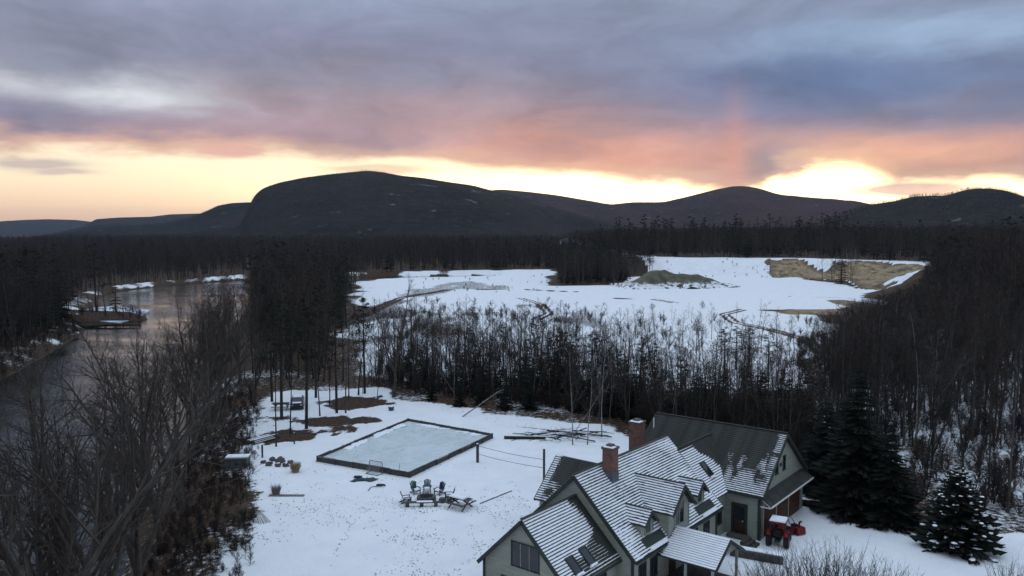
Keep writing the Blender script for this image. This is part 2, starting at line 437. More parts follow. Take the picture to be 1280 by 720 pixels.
# vehicle tracks in the field
tracks = [pxs([(980, 388), (930, 386), (905, 392), (918, 402), (960, 410), (1005, 422), (1030, 440)]), pxs([(650, 372), (675, 380), (686, 392), (670, 400)]), pxs([(455, 395), (500, 372), (560, 362), (650, 361), (720, 364)]),
          pxs([(770, 373), (815, 374), (842, 378)]), pxs([(990, 372), (1060, 374)])]
trk = np.zeros_like(GX)
for L in tracks:
    dl = pdist(L, GX, GY); trk = np.maximum(trk, np.exp(-((np.abs(dl - 1.1)) / .7) ** 2))
snow = snow * (1 - .75 * trk * sm(fd, 2, -4))
def ground_material():
    m = bpy.data.materials.new('snowy_ground'); m.use_nodes = True; nt = m.node_tree; b = NB(nt); bs = nt.nodes['Principled BSDF']
    pos = b.n('ShaderNodeNewGeometry').outputs['Position']
    at = lambda k: b.n('ShaderNodeAttribute', attribute_name=k).outputs['Fac']
    fine = b.noise(pos, 1.7, 6, .65); mid = b.noise(pos, .35, 5, .6); tiny = b.noise(pos, 6.0, 4, .7)
    litter = b.mix(b.step(fine, .3, .7), (.014, .010, .008), (.105, .056, .030))
    litter = b.mix(b.m('MULTIPLY', b.step(mid, .45, .7), b.step(tiny, .35, .6)), litter, (.036, .034, .018))
    sandc = b.mix(b.step(mid, .3, .7), (.22, .150, .080), (.40, .30, .18))
    sandc = b.mix(b.step(b.noise(b.vm('MULTIPLY', pos, (.30, .05, .5)), 1.0, 5, .65), .5, .62), sandc, (.10, .085, .05))
    sandc = b.mix(b.step(fine, .62, .75), sandc, (.12, .12, .07))
    base = b.mix(at('sand'), litter, sandc)
    sv = b.m('ADD', at('snow'), b.m('ADD', b.m('MULTIPLY', b.m('SUBTRACT', fine, .5), .85), b.m('MULTIPLY', b.m('SUBTRACT', tiny, .5), .45)))
    sf = b.step(sv, .46, .60)
    snowc = b.mix(b.step(mid, .3, .75), (.81, .82, .83), (.89, .89, .88))
    # grass tips that poke through the thin cover
    tips = b.m('MULTIPLY', b.step(b.noise(pos, 3.3, 3, .8), .635, .70), b.step(b.noise(pos, .16, 3, .6), .46, .64))
    sf = b.m('MULTIPLY', sf, b.m('SUBTRACT', 1.0, b.m('MULTIPLY', tips, .75)))
    b.put(bs.inputs['Base Color'], b.mix(sf, base, snowc))
    bs.inputs['Roughness'].default_value = .82; bs.inputs['Specular IOR Level'].default_value = .2
    bp = b.n('ShaderNodeBump'); bp.inputs['Strength'].default_value = .8; bp.inputs['Distance'].default_value = .22
    b.put(bp.inputs['Height'], b.m('ADD', b.m('MULTIPLY', fine, .7), b.m('ADD', b.m('MULTIPLY', sf, .35), b.m('MULTIPLY', tiny, .25))))
    nt.links.new(bp.outputs[0], bs.inputs['Normal'])
    return m


g = mesh_obj('ground', grid_mesh('ground', GX, GY, GZ, {'snow': np.clip(snow, 0, 1), 'sand': sand}))
g.data.materials.append(ground_material()); tag(g, kind='structure')

# river
wm = bpy.data.materials.new('river_water'); wm.use_nodes = True; nb = NB(wm.node_tree); bs = wm.node_tree.nodes['Principled BSDF']
bs.inputs['Base Color'].default_value = (.010, .010, .006, 1); bs.inputs['Roughness'].default_value = .04; bs.inputs['IOR'].default_value = 1.33
bs.inputs['Specular IOR Level'].default_value = .5
pos = nb.n('ShaderNodeNewGeometry').outputs['Position']
bp = nb.n('ShaderNodeBump'); bp.inputs['Strength'].default_value = .6; bp.inputs['Distance'].default_value = .2
nb.put(bp.inputs['Height'], nb.m('ADD', nb.noise(nb.vm('MULTIPLY', pos, (.55, 1.6, 1)), .8, 4, .6), nb.m('MULTIPLY', nb.noise(pos, .12, 3, .5), 1.4)))
nb.put(bp.inputs['Strength'], nb.ramp(nb.noise(nb.vm('MULTIPLY', pos, (.02, .045, 1)), 1.0, 4, .6), [(.38, .10), (.60, .75)]))
wm.node_tree.links.new(bp.outputs[0], bs.inputs['Normal'])
rp = MB(); rp.add([(x, y, WATER_Z) for x, y in [(-260, -60), (20, -60), (20, 560), (-260, 560)]], [(0, 1, 2, 3)])
tag(rp.build('river', wm), kind='structure')
# the ice shelf behind the spit
ice = MB(); ring = pxs([(98, 399), (150, 404), (172, 398), (188, 388), (150, 383), (120, 384), (100, 390)], WATER_Z)
n = len(ring); ice.add([(x, y, WATER_Z + .12) for x, y in ring] + [(x, y, WATER_Z - .3) for x, y in ring], [tuple(range(n))] + [(i, i + n, (i + 1) % n + n, (i + 1) % n) for i in range(n)])
tag(ice.build('river_ice', pmat('shelf_ice', (.55, .60, .68), .35, .45, .25, .3, 2.0)), kind='structure')

# ------------------------------------------------------------------ mountains: real ridges at their own distances
def slope_material(tint=(1, 1, 1)):
    m = bpy.data.materials.new('wooded_slope_rock'); m.use_nodes = True; nt = m.node_tree; b = NB(nt); bs = nt.nodes['Principled BSDF']
    pos = b.n('ShaderNodeNewGeometry').outputs['Position']
    a = b.noise(pos, .004, 5, .6); c = b.noise(pos, .03, 5, .65); e = b.noise(pos, .16, 3, .7)
    col = b.mix(b.step(a, .35, .65), (.020, .021, .018), (.046, .034, .030))
    col = b.mix(b.step(c, .45, .75), col, (.060, .050, .046))
    col = b.mix(b.step(b.noise(pos, .011, 4, .7), .645, .70), col, (.24, .24, .26))
    col = b.mix(b.m('MULTIPLY', b.step(b.noise(pos, .055, 4, .75), .55, .72), .55), col, (.13, .135, .15))
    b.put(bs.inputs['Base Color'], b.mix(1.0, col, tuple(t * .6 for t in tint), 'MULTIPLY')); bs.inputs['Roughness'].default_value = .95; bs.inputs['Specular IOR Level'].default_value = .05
    bp = b.n('ShaderNodeBump'); bp.inputs['Strength'].default_value = .9; bp.inputs['Distance'].default_value = 9
    b.put(bp.inputs['Height'], b.m('ADD', c, b.m('MULTIPLY', e, .4))); nt.links.new(bp.outputs[0], bs.inputs['Normal'])
    return m
SLOPE = slope_material(); SLOPE_W = slope_material((1.9, 1.15, 1.15))  # warm copy: sunset glow put into the colour, along with reddish winter twigs
RIDGES = []


def ridge(name, dist, sil, front, back, rough, seed, mat=None):
    xs = np.array([p[0] for p in sil], float); ys = np.array([p[1] for p in sil], float)
    a = np.arctan((xs - 640) / F)
    tg = np.linspace(a[0], a[-1], 260)
    hy = np.interp(np.tan(tg), (xs - 640) / F, ys)
    hy = np.convolve(np.pad(hy, 2, 'edge'), [.1, .2, .4, .2, .1], 'valid')
    k = np.linspace(-1, 1, 61)                      # -1 foot in front, 0 crest, 1 foot behind
    K, TG = np.meshgrid(k, tg, indexing='ij')
    HY = np.broadcast_to(hy, K.shape)
    wav = (fbm(TG * 9 + seed, K * 0 + seed, 3, seed) - .5) * .25
    D = dist * (1 + wav * .3) + np.where(K < 0, K * front, K * back)
    crest = CAM_H + (dist * (1 + wav * .3)) / np.cos(TG) * 0 + (YH - HY) / F * np.cos(TG) * dist * (1 + wav * .3)
    prof = np.where(K < 0, np.clip(1 + K, 0, 1) ** .85, np.clip(1 - K, 0, 1) ** .8)
    prof = prof * prof * (3 - 2 * prof) * .45 + prof * .55
    X, Y = np.sin(TG) * D, np.cos(TG) * D
    nz = (fbm(X / 260, Y / 260, 5, seed) - .5) * rough * np.minimum(1, np.abs(K) * 4) * prof
    Z = crest * prof + nz - 12 * (1 - prof)
    # spurs and gullies must not rise above the crest line as seen from the ground in front
    o = mesh_obj(name, grid_mesh(name, X, Y, Z)); o.data.materials.append(mat or SLOPE); tag(o, kind='structure')
    RIDGES.append((X, Y, Z, K)); return o


ridge('mountain', 2700, [(40, 299), (130, 296), (230, 293), (300, 290), (310, 268), (314, 256), (318, 246), (330, 236), (350, 229), (380, 223), (410, 219), (440, 216), (460, 214), (480, 216), (500, 220), (530, 223), (560, 228), (590, 232), (620, 240), (660, 250), (700, 262), (740, 274), (780, 284), (860, 293), (960, 297)], 1000, 900, 70, 3)
ridge('hill', 3600, [(40, 298), (120, 288), (200, 280), (240, 272), (262, 263), (275, 257), (292, 254), (315, 253), (340, 256), (420, 270), (520, 290)], 800, 700, 50, 5)
ridge('hill', 4600, [(30, 299), (62, 293), (90, 287), (125, 281), (150, 279), (185, 283), (230, 287), (300, 296)], 700, 700, 40, 7)
ridge('hill', 6400, [(95, 288), (122, 274), (150, 272), (190, 271), (215, 268), (250, 267), (300, 266), (360, 280), (420, 292)], 900, 1000, 60, 11)
ridge('hill', 9500, [(-700, 283), (-420, 276), (-240, 280), (-120, 275), (0, 277), (30, 275), (62, 274), (98, 275), (130, 279), (220, 288), (330, 293)], 1500, 1500, 80, 13)
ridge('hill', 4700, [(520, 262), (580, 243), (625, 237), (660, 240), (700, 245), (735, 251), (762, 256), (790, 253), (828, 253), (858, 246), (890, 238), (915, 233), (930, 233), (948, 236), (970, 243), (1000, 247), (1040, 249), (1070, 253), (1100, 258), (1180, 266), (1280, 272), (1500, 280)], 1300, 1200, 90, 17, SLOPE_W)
ridge('hill', 2100, [(1000, 292), (1040, 272), (1085, 256), (1115, 252), (1138, 246), (1160, 245), (1180, 245), (1198, 239), (1215, 236), (1235, 236), (1255, 239), (1280, 247), (1330, 256), (1420, 262), (1600, 268), (2100, 276), (2700, 284)], 650, 800, 50, 19)

# ------------------------------------------------------------------ the house
AZH = math.radians(51.4)
ax_, nx_ = (math.cos(AZH), math.sin(AZH)), (-math.sin(AZH), math.cos(AZH))
HO = (46 * ax_[0] + 30.93 * nx_[0], 46 * ax_[1] + 30.93 * nx_[1], 0)
house = empty('house', HO, AZH)
tag(house, 'sage green farmhouse with steep snow-striped roofs, dormers and brick chimneys', 'house')


def siding():
    m = bpy.data.materials.new('sage_clapboard'); m.use_nodes = True; nt = m.node_tree; b = NB(nt); bs = nt.nodes['Principled BSDF']
    v = b.n('ShaderNodeTexCoord').outputs['Object']; sp = b.n('ShaderNodeSeparateXYZ'); nt.links.new(v, sp.inputs[0])
    saw = b.m('FRACT', b.m('MULTIPLY', sp.outputs[2], 7.5))
    n_ = b.noise(b.vm('MULTIPLY', v, (.4, .4, 3)), 2.0, 5, .6)
    col = b.mix(b.step(n_, .3, .7), (.265, .290, .235), (.340, .365, .300))
    b.put(bs.inputs['Base Color'], col); bs.inputs['Roughness'].default_value = .65
    bp = b.n('ShaderNodeBump'); bp.inputs['Strength'].default_value = .7; bp.inputs['Distance'].default_value = .03
    nt.links.new(saw, bp.inputs['Height']); nt.links.new(bp.outputs[0], bs.inputs['Normal'])
    return m


SIDING = siding()
TRIM = pmat('dark_green_trim', (.030, .042, .034), .55, .25, 4, .1)
CREAM = pmat('pale_casing', (.30, .33, .28), .55, .15, 4, .05)
WHITE = pmat('white_trim', (.72, .72, .70), .5, .1, 4)
SHINGLE = pmat('weathered_shingle', (.030, .034, .030), .9, .45, 2.2, .5, 22, col2=(.052, .056, .044))
BARE_SHINGLE = pmat('bare_shingle', (.034, .036, .032), .9, .4, 1.4, .6, 30, col2=(.062, .062, .052))
SNOW = pmat('roof_snow', (.84, .86, .88), .8, .04, 2, .25, 9)
BRICK_DARK = pmat('chimney_stone', (.10, .09, .08), .85, .3, 5, .4, 20)
GLASS = pmat('window_glass', (.018, .024, .030), .06, .2, 1.5, spec=.6)
DOORW = pmat('brown_door', (.035, .022, .014), .6, .3, 3, .2)
BARN = pmat('garage_door_brown', (.070, .030, .020), .65, .3, 2, .3)
DECKW = pmat('deck_wood', (.060, .052, .044), .8, .3, 3, .3)


def brick_mat():
    m = bpy.data.materials.new('red_brick'); m.use_nodes = True; nt = m.node_tree; b = NB(nt); bs = nt.nodes['Principled BSDF']
    v = b.n('ShaderNodeTexCoord').outputs['Object']; sp = b.n('ShaderNodeSeparateXYZ'); nt.links.new(v, sp.inputs[0])
    cb = b.n('ShaderNodeCombineXYZ'); nt.links.new(b.m('ADD', sp.outputs[0], sp.outputs[1]), cb.inputs[0]); nt.links.new(sp.outputs[2], cb.inputs[1])
    br = b.n('ShaderNodeTexBrick'); nt.links.new(cb.outputs[0], br.inputs['Vector'])
    br.inputs['Color1'].default_value = (.20, .065, .038, 1); br.inputs['Color2'].default_value = (.12, .040, .026, 1); br.inputs['Mortar'].default_value = (.20, .17, .14, 1)
    br.inputs['Scale'].default_value = 1; br.inputs['Brick Width'].default_value = .23; br.inputs['Row Height'].default_value = .085; br.inputs['Mortar Size'].default_value = .012
    b.put(bs.inputs['Base Color'], b.mix(b.step(b.noise(v, 2.5, 4), .5, .75), br.outputs[0], (.05, .035, .03))); bs.inputs['Roughness'].default_value = .9
    bp = b.n('ShaderNodeBump'); bp.inputs['Strength'].default_value = .6; bp.inputs['Distance'].default_value = .02; bp.invert = True
    nt.links.new(br.outputs['Fac'], bp.inputs['Height']); nt.links.new(bp.outputs[0], bs.inputs['Normal'])
    return m


BRICK = brick_mat()
COURSE = .205


def slope(parent, P, u, L, v, S, cover, mat=SHINGLE, seed=1, roof_name='roof', courses=True, thick=.16, parent_is_roof=False):
    """one roof plane: a slab, its shingle courses and the snow caught on them.
    P top corner, u along the ridge (length L), v down the slope (length S)"""
    P, u, v = Vector(P), Vector(u).normalized(), Vector(v).normalized()
    n_ = u.cross(v)
    if n_.z < 0: n_ = -n_
    M = Matrix(((u.x, v.x, n_.x, P.x), (u.y, v.y, n_.y, P.y), (u.z, v.z, n_.z, P.z), (0, 0, 0, 1)))
    if parent_is_roof: r = parent
    else:
        r = MB().box(0, L, 0, S, -thick, 0, M).build(roof_name, mat, parent)
    if parent_is_roof: MB().box(0, L, 0, S, -thick, 0, M).build('roof_deck', mat, parent)
    nc = max(1, int(round(S / COURSE))); e = S / nc
    g = random.Random(seed); sn = MB(); cm = None
    for i in range(nc):
        s0 = i * e
        if courses:
            cmb = MB(); vs = []
            for x in (0, L):
                for (s, h) in ((0, .004), (0, .008), (e * 1.0, .045), (e * 1.0, .004)): vs.append(u * x + v * s + n_ * h)
            cmb.add(vs, [(0, 1, 2, 3), (7, 6, 5, 4), (1, 5, 6, 2), (2, 6, 7, 3), (0, 4, 5, 1)])
            if cm is None: cm = cmb.mesh('shingle_course', mat)
            mesh_obj('shingle_course', cm, r, P + v * s0)
        # snow strip lying on the exposure, held off the butt edge; it narrows where the roof is melting out
        x = 0.02; mid = (s0 + e / 2) / S
        while x < L - .03:
            seg = min(g.uniform(.10, .22), L - .02 - x)
            c = cover((x + seg / 2) / L, mid) + g.uniform(-.14, .10)
            if c > .12:
                a = s0 + e * .07; bq = s0 + e * min(.99, .07 + .72 * min(c, 1.0) + max(0, c - 1.0) * .44) if c < 1.3 else s0 + e * 1.03
                h0, h1 = .012, .045
                vs = []
                for xx in (x, x + seg):
                    for (s, h) in ((a, h0), (a + .03, h0 + .030), (bq - .02, h1 + .018), (bq, h1 - .02)): vs.append(P + u * xx + v * s + n_ * h)
                sn.add(vs, [(1, 5, 6, 2), (0, 4, 5, 1), (2, 6, 7, 3), (0, 1, 2, 3), (7, 6, 5, 4)])
            x += seg
    if sn.v: tag(sn.build('roof_snow', SNOW, r), kind='stuff')
    return r


def wallbox(name, x0, x1, y0, y1, z0, z1, parent=house, mat=SIDING): return MB().box(x0, x1, y0, y1, z0, z1).build(name, mat, parent)


def gable_wall(axis, c0, c1, at_, half0, half1, zb, ze, zr, ridge_c, parent=house, t=.18, mat=SIDING, name='wall'):
    """pentagon wall; axis 'x': plane x=at_ spanning y; axis 'y': plane y=at_ spanning x"""
    prof = [(c0, zb), (c1, zb), (c1, ze), (ridge_c, zr), (c0, ze)]
    vs = []
    for k in (0, t):
        for (q, z) in prof: vs.append((at_ + k, q, z) if axis == 'x' else (q, at_ + k, z))
    return MB().add(vs, [(4, 3, 2, 1, 0), (5, 6, 7, 8, 9), (0, 1, 6, 5), (1, 2, 7, 6), (2, 3, 8, 7), (3, 4, 9, 8), (4, 0, 5, 9)]).build(name, mat, parent)


def window(axis, at_, c, z0, z1, w_, out, parent=house, lights=2, rows=1, mat=TRIM, name='window', casing=None):
    """frame with mullions standing proud of the wall, panes set back in it; out = +1/-1 outward side"""
    def bx(mb, ca, cb, za, zb, da, db):
        lo, hi = sorted((at_ + out * da, at_ + out * db))
        return mb.box(lo, hi, ca, cb, za, zb) if axis == 'x' else mb.box(ca, cb, lo, hi, za, zb)
    fr = MB(); h = .07
    bx(fr, c - w_ / 2, c - w_ / 2 + h, z0, z1, -.02, .06); bx(fr, c + w_ / 2 - h, c + w_ / 2, z0, z1, -.02, .06)
    bx(fr, c - w_ / 2 + h, c + w_ / 2 - h, z0, z0 + h, -.02, .06); bx(fr, c - w_ / 2 + h, c + w_ / 2 - h, z1 - h, z1, -.02, .06)
    o = fr.build(name, mat, parent)
    pw = (w_ - 2 * h) / lights
    for i in range(lights):
        ca, cb = c - w_ / 2 + h + pw * i, c - w_ / 2 + h + pw * (i + 1)
        bx(MB(), ca + .02, cb - .02, z0 + h, z1 - h, .002, .022).build('pane', GLASS, o)
        if i: bx(MB(), ca - .02, ca + .02, z0 + h, z1 - h, -.01, .05).build('mullion', casing or mat, o)
        for r_ in range(1, rows):
            zz = z0 + h + (z1 - z0 - 2 * h) * r_ / rows
            bx(MB(), ca + .02, cb - .02, zz - .02, zz + .02, -.01, .045).build('mullion', casing or mat, o)
    bx(MB(), c - w_ / 2 - .06, c + w_ / 2 + .06, z0 - .07, z0 - .003, -.02, .10).build('sill', casing or mat, o)
    return o


def rake(p, q, parent=house, mat=TRIM, w_=.07, h_=.26):
    return MB().bar(p, q, w_, h_).build('rake_board', mat, parent)


def nz1(x, y, s):
    xi, yi = math.floor(x), math.floor(y); xf, yf = x - xi, y - yi
    def h(a, b):
        n = (a * 374761393 + b * 668265263 + s * 982451653) & 0x7fffffff
        n = ((n ^ (n >> 13)) * 1274126177) & 0x7fffffff
        return ((n ^ (n >> 16)) & 0xffff) / 65535.0
    u, v = xf * xf * (3 - 2 * xf), yf * yf * (3 - 2 * yf)
    return (h(xi, yi) * (1 - u) + h(xi + 1, yi) * u) * (1 - v) + (h(xi, yi + 1) * (1 - u) + h(xi + 1, yi + 1) * u) * v
def nz2(x, y, s): return (nz1(x, y, s) * .57 + nz1(2 * x + 17, 2 * y - 9, s + 1) * .29 + nz1(4 * x + 34, 4 * y - 18, s + 2) * .14)
def st_(x, a, b): t = min(1, max(0, (x - a) / (b - a))); return t * t * (3 - 2 * t)
# main block ---------------------------------------------------------------
gable_wall('x', -4.6, 4.6, 0.0, 0, 0, 0, 3.3, 7.75, 0)
gable_wall('x', -4.6, 4.6, 13.02, 0, 0, 0, 3.3, 7.75, 0)
wallbox('wall', .19, 13.0, -4.6, -4.42, 0, 3.35); wallbox('wall', .19, 13.0, 4.42, 4.6, 0, 3.35)
q2 = .7071
cov_main = lambda a, s: .94 + .34 * st_(nz2(a * 5, s * 4, 60), .4, .7) - .16 * st_(nz2(a * 16, s * 11, 61), .62, .74)
slope(house, (-.32, 0, 8.0), (1, 0, 0), 13.84, (0, -1, -.985), 7.06, cov_main, seed=3)
slope(house, (-.32, .02, 7.99), (1, 0, 0), 13.84, (0, 1, -.985), 7.06, lambda a, s: .9, seed=4, courses=False)
MB().bar((-.34, 0, 8.06), (13.54, 0, 8.06), .24, .05).build('ridge_cap', SHINGLE, house)
for x in (-.36, 13.56):
    rake((x, 0, 7.86), (x, -5.0, 2.94)); rake((x, 0, 7.86), (x, 5.0, 2.94))
MB().bar((-.3, -5.06, 2.93), (13.5, -5.06, 2.93), .12, .14).build('gutter', TRIM, house)
MB().bar((-.3, 5.06, 2.93), (13.5, 5.06, 2.93), .12, .14).build('gutter', TRIM, house)
# left wing ----------------------------------------------------------------
gable_wall('x', -3.35, 3.35, -6.0, 0, 0, 0, 3.1, 6.25, 0)
wallbox('wall', -5.81, -.01, -3.35, -3.17, 0, 3.1); wallbox('wall', -5.81, -.01, 3.17, 3.35, 0, 3.1)
def cov_wing(a, s):
    k = nz2(a * 6, s * 6, 5)
    melt = st_(a + (k - .5) * .3, .80, .92) + st_(s + (a - .5) * .5 + (k - .5) * .5, .58, .80) * (.75 if a > .2 else .3)
    return max(1.08 - melt * 1.1, .55 if s > .9 else 0)
slope(house, (-6.3, 0, 6.5), (1, 0, 0), 6.28, (0, -1, -.97), 5.15, cov_wing, seed=8)
slope(house, (-6.3, .02, 6.49), (1, 0, 0), 6.28, (0, 1, -.97), 5.15, lambda a, s: .8, seed=9, courses=False)
MB().bar((-6.32, 0, 6.56), (-.02, 0, 6.56), .22, .05).build('ridge_cap', SHINGLE, house)
for sg in (-1, 1): rake((-6.34, 0, 6.36), (-6.34, sg * 3.7, 2.77))
MB().bar((-6.3, -3.76, 2.76), (-.05, -3.76, 2.76), .12, .14).build('gutter', TRIM, house)
window('x', -6.0, -.1, 3.15, 4.85, 2.3, -1, lights=3, casing=CREAM)
window('x', -6.0, .9, .9, 2.3, 2.0, -1, lights=2); window('x', -6.0, -1.9, .9, 2.3, 1.2, -1, lights=1)


def skylight(px, py_, slope_dz, zr, w_=.75, l_=1.25, yr=0.0):
    """box frame on a roof plane that falls towards -y from (yr, zr)"""
    k = math.hypot(1, slope_dz); v = Vector((0, -1 / k, -slope_dz / k)); n_ = Vector((0, -slope_dz / k, 1 / k)); u = Vector((1, 0, 0))
    P = Vector((px, py_, zr - slope_dz * (yr - py_)))
    M = Matrix(((u.x, v.x, n_.x, P.x), (u.y, v.y, n_.y, P.y), (u.z, v.z, n_.z, P.z), (0, 0, 0, 1)))
    fr = MB()
    for a in ((-w_ / 2, -w_ / 2 + .07, 0, l_), (w_ / 2 - .07, w_ / 2, 0, l_), (-w_ / 2 + .07, w_ / 2 - .07, 0, .08), (-w_ / 2 + .07, w_ / 2 - .07, l_ - .08, l_)): fr.box(*a, .0, .17, M)
    o = fr.build('skylight', TRIM, house)
    MB().box(-w_ / 2 + .07, w_ / 2 - .07, .08, l_ - .08, .10, .135, M).build('pane', GLASS, o)
    MB().box(-w_ / 2 + .02, w_ / 2 - .02, l_ - .04, l_ + .14, .05, .23, M, .02).build('snow', SNOW, o)
    return o


skylight(-4.65, -2.45, .97, 6.5, .8, 1.25); skylight(-3.0, -2.40, .97, 6.5, .8, 1.25)
skylight(15.1, -2.3, 1.02, 7.1, .8, 1.4, -1.0)
# connector and garage ------------------------------------------------------
wallbox('wall', 13.21, 16.2, -4.15, -3.97, 0, 3.75)
MB().add([(13.21, 2.9, 0), (16.4, 2.9, 0), (16.4, 2.9, 3.5), (13.21, 2.9, 3.5), (13.21, 3.08, 0), (16.4, 3.08, 0), (16.4, 3.08, 3.5), (13.21, 3.08, 3.5)], [(0, 1, 2, 3), (7, 6, 5, 4), (3, 2, 6, 7)]).build('wall', SIDING, house)
def cov_conn(a, s):
    k = nz2(a * 9, s * 5, 15)
    return 1.1 * (1 - st_(a - .26 - .60 * s + (k - .5) * .22, .0, .07)) * st_(s, .03, .10)
slope(house, (13.3, -1.0, 7.1), (1, 0, 0), 6.9, (0, -1, -1.02), 4.95, cov_conn, seed=12)
slope(house, (13.3, -.98, 7.09), (1, 0, 0), 6.9, (0, 1, -.9), 5.2, lambda a, s: .3, seed=13, courses=False)
MB().bar((13.57, -1.0, 7.15), (19.9, -1.0, 7.15), .2, .05).build('ridge_cap', SHINGLE, house)
gable_wall('y', 16.05, 25.95, -7.08, 0, 0, 0, 3.9, 7.7, 21.0)
gable_wall('y', 16.05, 25.95, 4.5, 0, 0, 0, 3.9, 7.7, 21.0)
wallbox('wall', 16.05, 16.23, -6.89, 4.49, 0, 3.95); wallbox('wall', 25.77, 25.95, -6.89, 4.49, 0, 3.95)
def cov_gar(a, s):
    # only the lower corner by the gable and a fringe along the rake keep their snow
    k = nz2(a * 22, s * 4, 33)
    low = st_(s + (k - .5) * .75 - max(0, a - .16) * .5, .52, .74) * (1 - st_(a + (k - .5) * .05, .33, .37))
    rk = (1 - st_(a, .03, .06)) * st_(nz2(1, s * 14, 35), .3, .5)
    return .80 * max(low, rk * .9) - .25 * (k < .4)
slope(house, (21.0, -7.45, 7.9), (0, 1, 0), 12.5, (-1, 0, -.79), 6.75, cov_gar, mat=BARE_SHINGLE, seed=15)
slope(house, (21.02, -7.45, 7.89), (0, 1, 0), 12.5, (1, 0, -.79), 6.75, lambda a, s: .1, mat=BARE_SHINGLE, seed=16, courses=False)
MB().bar((21.0, -7.47, 7.96), (21.0, 5.07, 7.96), .24, .05).build('ridge_cap', SHINGLE, house)
for y in (-7.49, 5.09):
    rake((21.0, y, 7.76), (15.72, y, 3.59)); rake((21.0, y, 7.76), (26.28, y, 3.59))
MB().bar((15.64, -7.4, 3.62), (15.64, -4.5, 3.62), .12, .14).build('gutter', TRIM, house)
window('y', -7.08, 19.6, 4.7, 5.9, .62, -1, lights=1, rows=2); window('y', -7.08, 21.3, 4.7, 5.9, .62, -1, lights=1, rows=2)
o = MB().box(20.28, 20.62, -7.16, -7.085, 5.15, 5.4).build('gable_lamp', TRIM, house)
for c in (16.05, 25.95): MB().box(c - .11, c + .11, -7.16, -6.95, 0, 3.8).build('corner_board', TRIM if c < 20 else CREAM, house)
MB().box(16.5, 16.74, -7.17, -7.085, 0, 3.1).build('door_casing', CREAM, house)
for i, c in enumerate((18.3, 21.2, 24.1)):
    dr = MB().box(c - 1.25, c + 1.25, -7.12, -7.083, .02, 2.55).build('garage_door', BARN, house)
    for k in range(4): MB().box(c - 1.2, c + 1.2, -7.15, -7.121, .08 + k * .62, .62 + k * .62).build('door_panel', BARN, dr)
# side door of the garage, facing the entry court
dr = MB().box(15.99, 16.047, -5.9, -4.85, .25, 2.6).build('door', DOORW, house)
MB().box(15.95, 15.988, -5.78, -4.97, .4, 1.25).build('door_panel', DOORW, dr); MB().box(15.95, 15.988, -5.78, -4.97, 1.4, 2.45).build('pane', GLASS, dr); MB().box(15.90, 15.949, -5.74, -5.66, 1.28, 1.36).build('handle', WHITE, dr)
for a, b_ in ((-6.06, -5.91), (-4.84, -4.69)): MB().box(15.96, 16.045, a, b_, .2, 2.72).build('door_casing', TRIM, house)
MB().box(15.96, 16.045, -5.905, -4.845, 2.62, 2.74).build('door_casing', TRIM, house)
MB().box(15.2, 16.04, -6.2, -4.6, 0, .22).build('door_step', BRICK_DARK, house)
window('y', -4.15, 14.7, 1.1, 2.4, 1.1, -1, lights=2)
# lean-to awning over the garage doors
aw = MB(); aw.add([(15.95, -7.09, 3.72), (26.05, -7.09, 3.72), (26.05, -8.05, 3.02), (15.95, -8.05, 3.02), (15.95, -7.09, 3.62), (26.05, -7.09, 3.62), (26.05, -8.05, 2.92), (15.95, -8.05, 2.92)],
                [(3, 2, 1, 0), (4, 5, 6, 7), (0, 1, 5, 4), (1, 2, 6, 5), (2, 3, 7, 6), (3, 0, 4, 7)])
awn = aw.build('awning', BARE_SHINGLE, house)
MB().bar((15.93, -8.09, 2.95), (26.07, -8.09, 2.95), .06, .13).build('fascia', WHITE, awn)
for x in (15.99, 26.01):
    MB().bar((x, -7.13, 3.60), (x, -8.06, 2.90), .07, .12).build('end_board', WHITE, awn)
    MB().bar((x, -7.15, 2.86), (x, -8.02, 2.86), .07, .10).build('bracket', WHITE, awn)
# rear ell ------------------------------------------------------------------
gable_wall('y', 6.1, 11.9, 7.57, 0, 0, 0, 3.1, 5.8, 9.0)
wallbox('wall', 6.1, 6.28, 4.61, 7.56, 0, 3.2); wallbox('wall', 11.72, 11.9, 4.61, 7.56, 0, 3.2)
slope(house, (9.0, 8.04, 6.0), (0, -1, 0), 6.0, (-1, 0, -.94), 4.4, lambda a, s: max(1.0 - st_(a, .07, .12), .7 * st_(s + (nz2(a * 6, s * 6, 3) - .5) * .8, .66, .86) * (1 - st_(a, .3, .7))), mat=BARE_SHINGLE, seed=21)
slope(house, (9.02, 8.04, 5.99), (0, -1, 0), 6.0, (1, 0, -.94), 4.4, lambda a, s: .3, mat=BARE_SHINGLE, seed=22, courses=False)
rake((9.0, 8.08, 5.86), (5.82, 8.08, 2.87)); rake((9.0, 8.08, 5.86), (12.18, 8.08, 2.87))


